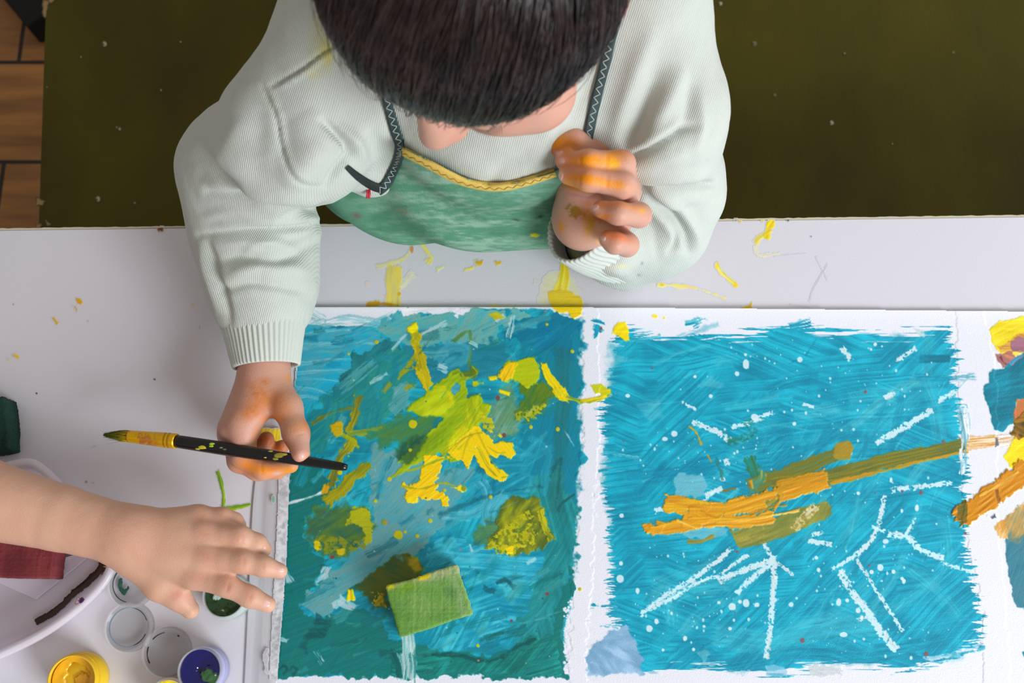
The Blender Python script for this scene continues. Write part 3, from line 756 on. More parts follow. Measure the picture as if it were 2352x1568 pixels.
pc.blob(A((140,900),(190,850),(300,840),(400,845),(430,900),(412,980),(330,1035),(250,1048),(190,1010),(150,960)), (58,116,84), (90,124,40), edge=12, es=22, h=.3, soft=9, ang=-30, sl=60, sw=12)
pc.blob(A((175,985),(240,960),(320,990),(390,970),(400,1005),(300,1045),(220,1035)), (150,160,30), (90,120,40), edge=10, es=12, h=.3, speck=.42)
pc.blob(A((330,850),(395,842),(410,900),(425,920),(410,990),(385,1000),(380,930),(330,905),(310,920)), (196,194,10), (160,170,16), edge=6, es=12, h=.4)
pc.blob(A((176,990),(200,985),(206,1020),(190,1030)), (230,210,10), edge=4, es=8, h=.3); pc.blob(A((275,1020),(310,1015),(305,1040),(280,1042)), (226,208,10), edge=4, es=8, h=.3)
pc.blob(A((835,960),(880,900),(930,890),(960,960),(900,1010),(840,1000)), (50,112,96), (90,130,60), edge=10, soft=6, h=.2, op=.8)
pc.blob(A((945,850),(1000,806),(1100,808),(1115,860),(1140,930),(1165,975),(1130,1010),(1060,1035),(990,1047),(940,1030),(885,1008),(930,940),(925,890)), (92,112,34), (150,156,20), edge=9, es=12, h=.4, ang=-60, sl=40, sw=14)
pc.blob(A((960,900),(1060,860),(1100,900),(1080,990),(990,1040),(900,1010)), (190,186,12), edge=10, es=12, h=.4, speck=.5)
pc.stroke(A((1110,860),(1130,930),(1150,975)), 22*S, (216,204,16), OL, edge=5, es=8, h=.4); pc.blob(A((960,1015),(1000,1005),(1000,1040),(970,1045)), YL, edge=4, es=8, h=.4)
pc.stroke(A((175,505),(250,460),(340,440)), 12*S, (176,160,26), (90,120,60), edge=3, h=.25)
pc.blob(A((248,510),(275,490),(300,500),(300,545),(270,555),(250,535)), (226,184,10), (190,170,20), edge=4, es=9, h=.4)
pc.stroke(A((360,400),(350,460),(318,540),(330,590),(280,660),(250,760)), 30*S, (124,130,40), (170,166,22), edge=7, es=12, h=.3)
pc.stroke(A((300,545),(330,570),(365,600),(340,590)), 16*S, (176,184,16), edge=3)
pc.stroke(A((400,545),(330,545),(460,520)), 12*S, (150,160,30), edge=3, op=.8)
pc.stroke(A((405,675),(340,725),(290,780),(240,820)), 44*S, (184,172,12), (130,136,20), edge=5, h=.4, es=12); pc.stroke(A((232,760),(225,790)), 26*S, (214,160,10), edge=3)
pc.blob(A((340,1180),(430,1120),(500,1060),(560,1045),(622,1068),(632,1120),(600,1150),(480,1180),(480,1262),(430,1262),(400,1220)), (96,110,26), (56,92,50), edge=9, es=14, h=.35, soft=4)
pc.blob(A((560,1050),(612,1062),(628,1110),(590,1120)), (176,156,10), edge=6, soft=5, h=.35); pc.blob(A((420,1200),(470,1190),(475,1255),(430,1258)), (220,190,10), (130,130,20), edge=8, es=10, h=.35, speck=.4)
pc.stroke(A((330,1188),(332,1222)), 26*S, YL, w1=30*S, edge=3, h=.45)
for x, y, r in ((528,962,20),(657,903,9),(604,965,9),(287,705,11),(795,770,12),(432,822,8),(586,505,18),(490,732,9),(1135,97,7),(437,170,9),(852,1415,7),(322,218,6),(1240,208,8),(1272,1184,8),(470,910,12),(716,777,7),(1180,528,9),(1070,518,8),(554,948,7),(905,805,8),(575,612,8)):
    pc.dot(620+x*S, 690+y*S, r*S*1.1, (206,196,10) if r != 12 else (150,160,40), h=.3)
for x, y, r in ((934,398,11),(960,552,10),(255,1052,10),(480,910,6),(1136,1202,9),(990,1312,7),(780,1022,5),(855,1476,6),(1130,45,5)): pc.dot(620+x*S, 690+y*S, r*S, (140,66,62) if r > 6 else (200,120,110), .9)
r_ = random.Random(3)
for i in range(90):
    x = 160 + 1040 * r_.random(); y = 60 + 1440 * r_.random()
    pc.dot(620+x*S, 690+y*S, 1 + 1.6 * r_.random(), r_.choice([(4,86,96),(200,196,30),(190,220,225),(40,140,110)]), .8)
for i in range(60):
    x = 100 + 1060 * r_.random(); y = 120 + 1380 * r_.random(); an = r_.choice([-50, -30, -60, -20]) + 14 * r_.random(); l = 30 + 90 * r_.random()
    pc.stroke(A((x, y), (x + l * math.cos(R(an)), y + l * math.sin(R(an)))), 1.8 + 3 * r_.random(), r_.choice([(130,196,206),(4,92,108),(90,180,190),(60,150,120)]), op=.45, edge=.8, w1=.6)
# stroke of paint running off the sheet to the table at the top
pc.blob([(1262,700),(1335,700),(1336,722),(1318,732),(1300,716),(1280,718)], YL, (226,190,6), edge=3, es=9, h=.45)
# -- torn masking tape between the paintings --
tape = polysd(pc.U, pc.V, [(1336,704),(1372,704),(1376,900),(1366,1200),(1352,1400),(1346,1700),(1300,1700),(1318,1300),(1336,1000)]) + (fbm(pc.U/16, pc.V/16, 4, 77) - .5) * 26
tape2 = polysd(pc.U, pc.V, [(2196,704),(2262,704),(2290,900),(2292,1200),(2310,1400),(2330,1700),(2262,1700),(2256,1400),(2214,1200),(2208,1000),(2200,860)]) + (fbm(pc.U/18, pc.V/18, 4, 87) - .5) * 22
TAPEH = (np.clip(.5 - tape / 3, 0, 1) + np.clip(.5 - tape2 / 3, 0, 1)) * .28
# -- second painting --
def Sb(v): return v / 1.7857
base2 = Bq((205,125),(350,150),(500,132),(650,140),(880,100),(1000,130),(1200,138),(1350,145),(1515,116),(1534,200),(1545,330),(1562,450),(1582,600),(1584,760),(1588,900),(1592,1020),(1622,1150),(1645,1300),(1655,1400),(1550,1440),(1350,1525),(1200,1500),(1080,1500),(930,1505),(800,1530),(520,1500),(250,1528),(210,1400),(130,1300),(120,1100),(124,900),(104,750),(104,600),(92,450),(120,330),(170,230),(140,160))
TB = (0,154,186)
pc.blob(Bq((130,190),(1500,150),(1560,1460),(200,1490),(110,700)), (70,178,198), edge=10, soft=14, ang=0, sl=140, sw=7, h=.06, dry=.35)
pc.blob(base2, TB, (20,174,200), edge=19, es=14, ang=-6, sl=210, sw=4, h=.14, dry=.52, ean=(0, 90, 5), var=.15)
for pts, w_ in (((440,90,520,75),14),((470,100,500,85),12),((870,110,950,90),22),((60,100,90,110),30),((100,620,240,640),14),((80,700,200,690),10),((90,1330,180,1340),10),((60,1250,160,1265),9),((1560,1450,1660,1430),14),((1350,1500,1560,1460),12),((150,160,330,150),18)):
    pc.stroke(Bq(pts[:2], pts[2:]), Sb(w_) * 1.4, TB, (90,186,204), edge=6, dry=.45)
pc.blob(Bq((68,95),(92,110),(75,150),(62,160)), TB, edge=4, es=8, h=.1)
# swirls of lighter and darker blue
for pts, w_, c, op in (([(380,1320),(380,1230),(470,1180),(600,1170)],60,(80,190,206),.5),([(300,1160),(400,1120),(520,1080)],40,(90,196,210),.4),([(1080,1000),(1150,850),(1250,700)],40,(60,180,200),.5),([(1100,700),(1250,500),(1400,380)],60,(60,176,198),.45),([(1050,560),(1300,380),(1380,330)],40,(110,200,212),.5),([(1440,150),(1420,300),(1460,430),(1480,560)],50,(80,184,202),.4),([(1150,1300),(1320,1250),(1500,1100),(1500,900)],50,(70,186,204),.45),([(560,1370),(760,1400),(980,1350),(1200,1320)],90,(84,190,206),.45),([(1360,1100),(1480,1200),(1560,1300)],40,(80,188,204),.4),([(900,1330),(1050,1290),(1180,1180)],50,(70,180,200),.4),([(600,760),(900,650),(1100,500)],60,(0,126,160),.5),([(200,720),(400,700),(600,640)],70,(0,130,166),.5),([(350,560),(600,600),(850,540)],50,(0,128,160),.4),([(1000,820),(1300,790),(1550,700)],60,(0,134,166),.4),([(200,1000),(500,1080),(800,1000)],60,(0,140,170),.4),([(620,1500),(900,1440),(1200,1460),(1500,1380)],60,(0,134,162),.5)):
    pc.stroke(Bq(*pts), Sb(w_), c, op=op, soft=9, edge=8, sw=4, var=.2, h=.14, dry=.3)
pc.stroke(Bq((1405,240),(1515,238)), Sb(34), (0,124,150), edge=1.5, h=.2)
for i in range(90):
    x = 180 + 1350 * r_.random(); y = 180 + 1300 * r_.random(); an = (-20 if x < 900 else -55) + 30 * (r_.random() - .5); l = 40 + 130 * r_.random()
    pc.stroke(Bq((x, y), (x + l * math.cos(R(an)), y + l * math.sin(R(an)))), 2 + 3 * r_.random(), r_.choice([(120,206,218),(0,120,150),(70,186,204)]), op=.4, edge=.8, w1=.6, soft=1)
for i in range(110):
    x = 190 + 1180 * r_.random(); y = 170 + 1300 * r_.random(); an = (-4 if y < 600 else -30 if x < 900 else -60) + 40 * (r_.random() - .5); l = 60 + 220 * r_.random()
    b = r_.random() * 40 - 20
    pc.stroke(Bq((x, y), (x + l * .5 * math.cos(R(an)) + b, y + l * .5 * math.sin(R(an)) + b), (x + l * math.cos(R(an)), y + l * math.sin(R(an)))), 6 + 26 * r_.random() ** 2, r_.choice([(0,128,160),(40,172,196),(0,140,170),(96,198,214),(10,154,184)]), op=.25 + .3 * r_.random(), edge=3, sw=2.5, soft=3 + 4 * r_.random(), dry=r_.choice([.3, .42, .46]), h=.12)
# washed light patches
LB = (126,196,212)
for pts, op in ((((390,745),(410,708),(500,706),(528,760),(500,800),(400,805)),.8),(((400,935),(620,930),(610,968),(450,978)),.7),(((490,350),(540,305),(590,345),(560,365)),.4),(((240,430),(330,400),(340,480),(290,500)),.35),(((470,1440),(550,1435),(510,1480)),.6),(((690,1180),(560,1240),(640,1270)),.25)):
    pc.blob(Bq(*pts), LB, edge=6, op=op, soft=3)
pc.blob(Bq((32,1430),(100,1375),(190,1335),(215,1380),(250,1440),(262,1530),(32,1540)), (130,178,214), (160,196,226), edge=7, soft=3, ang=30, sl=60, sw=14, h=.08)
pc.blob(Bq((770,1500),(850,1495),(850,1540),(770,1540)), (150,200,224), edge=6, op=.7); pc.blob(Bq((940,1500),(1080,1495),(1085,1540),(940,1540)), (206,214,218), edge=7)
pc.blob(Bq((1370,110),(1420,120),(1415,150),(1385,135)), (190,214,216), edge=4, op=.8)
# resist lines in white
WL = (222,240,246)
lines = [([(255,1285),(340,1220),(430,1165),(540,1090),(625,1020)],14),([(290,1265),(390,1215),(480,1160),(570,1130)],12),([(575,1150),(680,1105),(790,1065)],18),([(570,1140),(610,1100),(690,1045)],9),([(650,1198),(720,1130),(800,1072)],15),([(797,1050),(800,1150),(788,1300),(770,1465)],16),([(800,1070),(880,1125)],9),([(755,990),(797,1062)],11),([(1075,1110),(1110,1180),(1180,1270),(1240,1360),(1300,1430)],22),([(1140,1062),(1190,1140),(1240,1220),(1325,1350)],9),([(1110,1062),(1180,1005),(1225,930),(1255,800)],13),([(1270,958),(1345,972),(1400,1020),(1495,1060)],18),([(1225,582),(1330,520),(1446,450)],19),([(1288,780),(1352,765)],15),([(1375,768),(1480,752),(1530,750)],13),([(470,500),(560,535),(615,572)],14),([(625,520),(700,500),(795,458)],13),([(1475,410),(1552,370)],15),([(885,940),(965,850)],26),([(945,985),(1035,1000)],14),([(1205,930),(1250,945)],9),([(315,862),(358,850)],12),([(425,420),(480,445)],6),([(1040,1100),(1110,1060)],11),([(1310,245),(1380,195)],12),([(1255,400),(1290,380)],16),([(520,800),(585,770)],13),([(1180,1300),(1140,1310)],9),([(1500,1080),(1610,1110)],10),([(1340,960),(1380,890)],7),([(920,425),(960,435)],9),([(660,985),(760,960)],10),([(560,780),(480,850)],8),([(1080,200),(1110,240)],16),([(810,705),(835,720)],8),([(600,650),(610,670)],12),([(955,960),(1000,950)],13)]
for pts, w_ in lines:
    pc.stroke(Bq(*pts), Sb(w_) * 1.35, WL, (186,226,236), edge=3.4, es=5, h=.03, speck=.33, soft=1.2)
big = [(685,260,17,1.3),(905,241,13,1),(628,1255,18,1),(168,1140,17,1),(685,1240,16,1.2),(288,1345,15,1),(870,1247,12,1),(1086,1370,20,.6),(390,546,14,1),(660,1235,10,1),(730,1248,13,.8),(1258,988,14,.8),(1236,1095,15,1),(352,568,12,.8),(172,1078,10,1),(318,1315,10,1.4),(200,390,11,.8),(1215,180,9,1),(435,1385,10,1.2),(620,1345,9,1),(648,300,12,1),(973,1055,9,1),(476,312,8,1),(1386,850,10,1.5),(983,1105,9,1.2),(240,1190,9,1.8),(1200,1113,10,1),(1290,1112,9,1),(1065,1238,12,1.6),(590,733,14,.8),(540,392,9,1),(883,505,9,1),(1145,790,8,1),(175,882,10,1),(1280,737,7,1.8),(1145,1270,12,1),(1160,1300,8,1.6),(720,478,18,.8),(808,1135,9,1),(683,222,7,1),(1198,200,6,1),(1100,1230,9,1),(1332,1150,9,1.3),(128,1090,9,.8),(1324,862,7,1.5),(574,1238,8,1),(380,1282,6,1.3),(513,1336,7,1),(1362,1465,7,1.5),(345,1433,7,1),(470,1430,7,1.2),(1325,1140,8,1)]
for x, y, r, asp in big: pc.dot(1330+Sb(x), 690+Sb(y), Sb(r), (226,241,247) if r < 12 else (216,236,244), .93, .04, asp)
r_ = random.Random(11)
cl = [(750,200,250,120),(900,450,300,120),(1250,400,250,200),(400,620,250,120),(700,620,250,100),(1350,900,150,200),(1250,1080,120,120),(900,1160,300,150),(1050,700,200,100),(500,1050,250,80),(1200,300,250,120),(400,1250,200,150),(1250,1400,300,80),(850,850,600,500),(600,1300,300,150)]
for i in range(330):
    c_ = r_.choice(cl); x = c_[0] + c_[2] * r_.gauss(0, .5); y = c_[1] + c_[3] * r_.gauss(0, .6)
    if not (180 < x < 1560 and 160 < y < 1480): continue
    pc.dot(1330+Sb(x), 690+Sb(y), 1.1 + 2.4 * r_.random() ** 2.2, (206,234,242), .9, .04, 1 + .5 * r_.random())
for x, y, r in ((1175,374,8),(1402,788,10),(1493,578,8),(916,1393,12),(1425,1449,12),(300,278,5),(648,1030,7),(1190,1086,6),(184,1190,4),(640,1280,4),(1325,782,7),(1585,955,7),(90,115,8),(182,576,4),(1215,790,4)):
    pc.dot(1330+Sb(x), 690+Sb(y), Sb(r), (138,88,96), .95, .15)
# green and ochre
pc.stroke(Bq((690,500),(720,540),(680,570),(610,590)), Sb(34), (40,130,100), (20,140,150), op=.75, edge=8, es=9, speck=.4)
pc.stroke(Bq((700,650),(735,740),(790,850)), Sb(44), (62,118,60), (30,130,110), op=.85, edge=7, es=10)
OCR = (232,158,22); OLV = (132,124,30)
pc.stroke(Bq((560,650),(575,690),(590,730)), Sb(12), (40,120,110), op=.7, dry=.3)
pc.stroke(Bq((450,515),(480,540),(500,590)), Sb(9), (196,160,40), OCR, edge=2, h=.3); pc.stroke(Bq((528,635),(542,660)), Sb(6), OCR, edge=1.5)
pc.stroke(Bq((700,760),(880,700),(1010,650),(1090,610)), Sb(60), OLV, (90,120,70), edge=6, h=.2, sw=3, w1=Sb(54))
pc.blob(Bq((1050,590),(1105,568),(1128,600),(1115,650),(1080,655),(1040,640)), (182,150,40), (150,130,40), edge=3, h=.25)
pc.stroke(Bq((800,755),(1050,715),(1230,665),(1400,630),(1592,590)), Sb(62), (112,120,52), OLV, w1=Sb(52), edge=3, h=.2, sw=3, dry=.12)
pc.stroke(Bq((1030,750),(1240,700),(1420,655),(1594,616)), Sb(14), (212,156,30), (160,140,30), w1=Sb(12), edge=3, h=.3)
pc.stroke(Bq((1592,586),(1660,580),(1720,575)), Sb(58), (228,164,78), (240,214,180), w1=Sb(50), edge=4, dry=.28, sw=3); pc.stroke(Bq((1720,575),(1790,566)), Sb(46), (234,190,130), WHT, edge=4, dry=.35)
pc.blob(Bq((1706,560),(1716,562),(1720,595),(1708,600)), (96,100,112), edge=2, es=6)
pc.blob(Bq((620,945),(700,925),(850,870),(940,840),(1020,822),(1037,845),(1034,882),(940,925),(800,985),(660,1026)), (146,132,40), (170,146,40), edge=4, h=.15, op=.86, ang=-20, sl=120)
pc.stroke(Bq((885,935),(930,880),(970,845)), Sb(34), (236,226,190), (190,180,110), edge=5, es=6, speck=.45)
pc.stroke(Bq((360,830),(450,835),(540,845)), Sb(74), OCR, (222,172,30), edge=4, h=.6, w1=Sb(40))
pc.stroke(Bq((450,860),(600,860),(740,820),(850,790),(1010,730)), Sb(60), OCR, (214,156,24), edge=7, h=.6, w1=Sb(74), es=14)
pc.stroke(Bq((820,760),(920,735),(1015,720)), Sb(40), (222,154,20), (180,140,24), edge=3, h=.4, sw=3)
pc.stroke(Bq((275,940),(310,925),(340,935)), Sb(46), OCR, edge=4, h=.6); pc.stroke(Bq((300,945),(420,925),(560,905),(700,905),(790,890)), Sb(44), OCR, (222,166,30), w1=Sb(56), edge=5, h=.6)
pc.blob(Bq((370,860),(470,870),(560,890),(500,930),(420,925),(430,880)), OCR, (226,166,26), edge=5, h=.6)
pc.blob(Bq((290,905),(312,900),(318,920),(300,925)), (40,150,170), edge=3, es=6)
pc.stroke(Bq((560,910),(700,895),(900,860)), Sb(10), (240,186,60), edge=1.5, h=.7); pc.stroke(Bq((400,900),(460,925),(480,935)), Sb(6), (246,196,80), edge=1, h=.8); pc.stroke(Bq((500,860),(560,890),(600,870)), Sb(7), (190,128,10), edge=1, h=.5); pc.stroke(Bq((700,880),(780,850),(850,840)), Sb(8), (190,130,10), edge=2, h=.5)
pc.blob(Bq((760,830),(820,800),(835,825),(800,850),(770,850)), (60,130,110), (160,140,40), edge=6, es=8); pc.stroke(Bq((800,770),(830,800),(800,860)), Sb(16), (206,150,26), edge=3, h=.5)
pc.stroke(Bq((700,770),(745,735),(750,700)), Sb(30), (80,150,120), (150,160,60), edge=6, es=8); pc.stroke(Bq((702,740),(712,770)), Sb(10), (214,156,30), edge=2, h=.4)
pc.stroke(Bq((445,988),(500,985),(555,965)), Sb(12), (150,140,60), edge=3); pc.stroke(Bq((590,780),(640,770)), Sb(14), (150,110,30), edge=4)
# yellow marks at the left of it
pc.blob(Bq((145,98),(190,88),(200,120),(212,168),(190,168),(160,145),(138,138)), YL, edge=3, es=9, h=.35)
pc.blob(Bq((45,348),(90,343),(125,358),(138,378),(110,392),(70,380)), (244,222,10), (190,196,20), edge=3, es=9, h=.3); pc.stroke(Bq((5,410),(50,405),(110,390)), Sb(10), (248,220,20), edge=2, h=.3)
pc.stroke(Bq((300,62),(320,70)), Sb(8), (248,220,60)); pc.dot(1525, 730, 3, YL)
pc.stroke(Bq((1560,440),(1585,445),(1590,570)), Sb(30), (150,210,222), WHT, dry=.35); pc.stroke(Bq((1570,470),(1578,560),(1575,700)), Sb(30), (120,196,212), WHT, dry=.5)
# -- third painting at the right --
pc.blob(Bq((1745,1040),(1760,900),(1830,880),(1960,860),(1960,1280),(1790,1262)), (70,140,158), (50,120,140), edge=5, ang=-70, h=.2)
pc.blob(Bq((1686,120),(1725,84),(1830,66),(1960,80),(1960,205),(1720,215),(1690,165)), (252,226,20), (250,232,60), edge=4, ang=-30, h=.3)
pc.blob(Bq((1714,190),(1790,150),(1850,130),(1850,200),(1760,230)), (208,140,70), (250,222,60), edge=8, soft=4)
pc.blob(Bq((1775,165),(1830,148),(1960,150),(1960,215),(1780,210)), (168,112,132), edge=5, h=.25)
pc.blob(Bq((1712,222),(1770,205),(1800,240),(1780,262),(1740,278),(1720,250)), (184,118,112), (206,132,96), edge=4, h=.4)
pc.stroke(Bq((1728,232),(1738,250),(1752,262)), 4, (120,60,70), edge=1.5)
pc.blob(Bq((1680,290),(1700,285),(1740,275),(1830,205),(1960,200),(1960,400),(1800,405),(1788,500),(1740,540),(1704,530),(1660,380),(1662,352),(1690,340)), (0,122,146), (4,140,164), edge=4, h=.25, ang=-40)
pc.stroke(Bq((1770,262),(1800,235),(1850,215)), Sb(14), (206,120,140), (0,150,190), edge=3)
pc.blob(Bq((1745,640),(1790,560),(1960,540),(1960,680),(1770,692)), YL, (250,226,40), edge=4, h=.3)
pc.blob(Bq((1790,400),(1960,395),(1960,520),(1786,495)), (208,128,70), (196,110,60), edge=5, h=.25)
pc.blob(Bq((1762,548),(1800,480),(1850,450),(1960,430),(1960,600),(1830,570)), (184,122,16), (88,74,14), edge=6, h=.5, es=12)
pc.blob(Bq((1790,520),(1830,490),(1960,480),(1960,560),(1810,555)), (70,60,14), (150,110,30), edge=6, op=.8, soft=4)
pc.blob(Bq((1705,925),(1760,870),(1850,820),(1960,780),(1960,900),(1800,970),(1735,980)), (224,160,66), (238,206,150), edge=9, ang=-60, sl=60, sw=6, h=.2)
pc.blob(Bq((1755,890),(1800,840),(1850,850),(1810,1000),(1760,990)), (70,132,140), (190,150,80), edge=6, ang=-70, op=.8)
pc.stroke(Bq((1560,890),(1640,845),(1740,770),(1850,690),(2010,580)), Sb(84), (222,146,8), (204,130,4), edge=7, h=.8, w1=Sb(104), es=14, sw=6)
pc.blob(Bq((1552,845),(1585,822),(1596,870),(1580,930),(1560,900)), (150,110,16), (100,96,30), edge=6, h=.5)
pc.stroke(Bq((1640,800),(1740,745),(1800,700)), Sb(10), (238,184,70), edge=1, h=.9); pc.stroke(Bq((1712,775),(1722,830)), Sb(8), (150,90,4), edge=2)
pc.blob(Bq((1690,885),(1705,875),(1712,890),(1695,895)), (100,104,124), edge=2, es=5)
pc.blob(Bq((1816,1440),(1960,1430),(1960,1500),(1826,1485)), (6,132,156), edge=4)
# the sheet itself
inside = polysd(pc.U, pc.V, [(690,705.5),(1300,706),(1800,710),(2360,716),(2460,717),(2480,1660),(610,1660),(640,1400),(662,1100)]) < 0
lift = (0.0006 + 0.0022 * np.exp(-np.clip(pc.V - 708, 0, 200) / 26.0)) * (0.75 + .5 * fbm(pc.U / 260, pc.V / 400, 2, 5))
lift = lift + 0.0007 * fbm(pc.U / 300, pc.V / 300, 2, 15) + (TAPEH) * .001
fine = (fbm(pc.U / 3.2, pc.V / 3.2, 2, 60) - .5) * .00006
M_paper = mat('painted_paper', (255, 255, 255), .42, vcol=True, bump=(1400, .00018), spec=.45)
me = pc.mesh('painted_sheet', 0.0002, inside, lift + fine)
sheet = link('painted_sheet', me, M_paper)
tag(sheet, 'long white sheet with teal paintings, yellow splashes and an ochre streak lying on the table', 'painting')
# --- translucent tape strip along the left of the sheet ---
def tape_mat():
    m = mat('crinkled_tape', (222, 221, 228), .3, bump=(260, .0002, (1, .05, 1)), var=(60, .35, (206, 205, 210)), streak=(1.6, .06, 1), alpha=.93)
    return m
TL = [(598,960),(592,1040),(580,1150),(574,1260),(568,1400),(560,1568),(556,1640)]
TR = [(668,960),(664,1040),(662,1150),(658,1260),(649,1400),(636,1568),(630,1640)]
tl = smoothpts(TL, n=12); tr = smoothpts(TR, n=12)
V = []; Fc = []; nn = 24
rr_ = random.Random(5)
for i, (a, b) in enumerate(zip(tl, tr)):
    for k in range(nn + 1):
        s = k / nn; x = a[0] + (b[0]-a[0])*s; y = a[1] + (b[1]-a[1])*s
        V.append(P(x, y, .0007 + .0034 * float(sstep(.0, .9, s)) + .0001 * math.sin(s * 17)))
for i in range(len(tl) - 1):
    for k in range(nn): Fc.append((i*(nn+1)+k, (i+1)*(nn+1)+k, (i+1)*(nn+1)+k+1, i*(nn+1)+k+1))
tp = empty('adhesive_tape', (float(P(610,1250,0)[0]), float(P(610,1250,0)[1]), TZ), 'crinkled strip of clear whitish tape along the left edge of the painted sheet', 'tape')
me = pymesh('tape_strip', V, Fc); o = link('tape_strip', me, tape_mat(), tp)
md = o.modifiers.new('thick', 'SOLIDIFY'); md.thickness = .0005; md.offset = 0
cv = Canvas(590, 955, 690, 1640, 1.5, (212, 211, 218))
cv.blob([(644,1040),(664,1040),(661,1150),(657,1270),(648,1400),(635,1560),(620,1560),(628,1400),(636,1250),(640,1150)], (186,188,192), (216,216,222), edge=.6, es=7, sw=7, sl=9, h=.05)
cv.blob([(600,985),(640,985),(652,1012),(600,1030)], (244,206,24), (250,220,60), edge=4, sw=4, sl=40, ang=-80, h=.2)
cv.dot(628, 1146, 5, (90,160,120), .6, asp=1.8)
cv.blob([(606,1500),(614,1490),(616,1545),(608,1540)], (186,184,190), edge=3, op=.7)
me = cv.mesh('tape_smudge', .0046, cv.A > .15)
link('tape_smudge', me, M_v, tp)
# ======================= things on the table =======================
def foam(name, corners, z0, z1, mtl, c1, c2, seed=1, rough=.0009, parent=None, step=.0016, shrink=1.0, pit=0, cap=None, tilt=None):
    """a block of foam: four top corners (world), grown down to z0, with worn corners and open pores"""
    cs = [np.array(c, float) for c in corners]
    cen = sum(cs) / 4
    ex = ((cs[1] - cs[0]) + (cs[2] - cs[3])) / 2; ey = ((cs[3] - cs[0]) + (cs[2] - cs[1])) / 2
    lx, ly = np.linalg.norm(ex), np.linalg.norm(ey); ex /= lx; ey -= ex * (ey @ ex); ey /= np.linalg.norm(ey)
    ez = np.cross(ex, ey); ez *= np.sign(ez[2])
    hh = (z1 - z0)
    o = cen - ez * hh / 2
    o[2] = TZ + (z0 + z1) / 2 if tilt is None else o[2]
    hs = np.array((lx / 2, ly / 2, hh / 2)); M = np.stack([ex, ey, ez], 1)
    rc = .0012
    def fn(p, c=None, rad=0):
        q = (p - o) @ M
        q[:, 0] += 0.0005 * np.sin(q[:, 1] * 130 + seed); q[:, 1] += .0005 * np.sin(q[:, 0] * 110 + 2 * seed)
        d = np.abs(q) - (hs - rc)
        f = np.linalg.norm(np.maximum(d, 0), axis=1) + np.minimum(d.max(1), 0) - rc
        return f + (noise3(p, 900, seed) - .5) * rough * 2.4 + (noise3(p, 160, seed + 4) - .5) * .002
    V, Q = surfnet(fn, o - np.abs(M) @ hs - .004, o + np.abs(M) @ hs + .004, step * .5, smooth=0)
    n1 = noise3(V, 60, seed + 2); loc = (V - o) @ M
    C = lin(np.array(c1)) [None] * np.ones((len(V), 1)); m = sstep(.42, .62, n1)[:, None]
    C = C * (1 - m) + lin(np.array(c2))[None] * m
    if cap is not None: C = cap(V, loc / hs, C)
    C = C * (1 + .9 * (noise3(V, 1500, seed + 20) - .5))[:, None]
    me = arrmesh(name, V, Q, C)
    return link(name, me, mtl, parent)
M_foam = mat('foam', (255, 255, 255), .9, vcol=True, bump=(2600, .0009), sss=.15)
def cap_green(V, q, C):
    u, v, w = q.T
    def mixc(C, c, m): m = np.clip(m, 0, 1)[:, None]; return C * (1 - m) + lin(np.array(c)) * m
    C = mixc(C, (196, 204, 150), .75 * sstep(.55, .95, -v + .15 * u) )
    C = mixc(C, (104, 158, 60), .8 * sstep(.1, .6, -u - .45) * sstep(-.9, .2, v + .5))
    C = mixc(C, (160, 196, 130), .7 * np.exp(-((u - .82) / .1) ** 2))
    C = mixc(C, (92, 150, 84), .7 * np.exp(-((u - .62) / .16) ** 2 - ((v + .05) / .3) ** 2))
    C = mixc(C, (130, 176, 30), .9 * np.exp(-((u + .45) / .3) ** 2 - ((v + .75) / .22) ** 2))
    C = mixc(C, (246, 218, 10), 1.4 * np.exp(-((u - .05) / .16) ** 4 - ((v + .93) / .12) ** 4))
    C = mixc(C, (210, 206, 30), 1.3 * np.exp(-((u + .88) / .13) ** 2 - ((v + .93) / .1) ** 2))
    C = mixc(C, (206, 210, 168), .8 * sstep(.1, .9, -w) * (np.abs(w) < .97))
    return C
g = foam('green_sponge', [P(884,1345,.026), P(1050,1297,.026), P(1083,1411,.026), P(918,1463,.026)], .003, .026, M_foam, (136, 182, 92), (118, 172, 78), 3, cap=cap_green)
tag(g, 'rectangular light green foam sponge with yellow dabs lying on the teal painting', 'sponge')
g = foam('red_sponge', [P(-150,1190,.030), P(150,1226,.030), P(96,1316,.030), P(-160,1330,.030)], .007, .030, M_foam, (150, 62, 66), (128, 48, 54), 8, cap=lambda V, q, C: C * (1 - np.clip(sstep(.35, .8, -q[:, 1] + .25 * q[:, 0]) * .8, 0, 1)[:, None]) + lin(np.array((186, 92, 98))) * np.clip(sstep(.35, .8, -q[:, 1] + .25 * q[:, 0]) * .8, 0, 1)[:, None])
tag(g, 'dark red foam sponge lying inside the clear plastic tub', 'sponge')
def cap_scour(V, q, C):
    m = sstep(.15, .3, q[:, 2] + .1 * np.sin(q[:, 0] * 9))[:, None]
    return C * m + lin(np.array((146, 140, 132))) * (1 - m)
g = foam('scouring_sponge', [P(-110,900,.024), P(-8,948,.024), P(34,986,.024), P(-60,1075,.024)], .001, .024, mat('scouring_foam', (255,255,255), .95, vcol=True, bump=(1600, .0016)), (16, 52, 46), (30, 74, 62), 5, rough=.0014)
tag(g, 'dark green scouring sponge at the left edge of the white table', 'sponge')
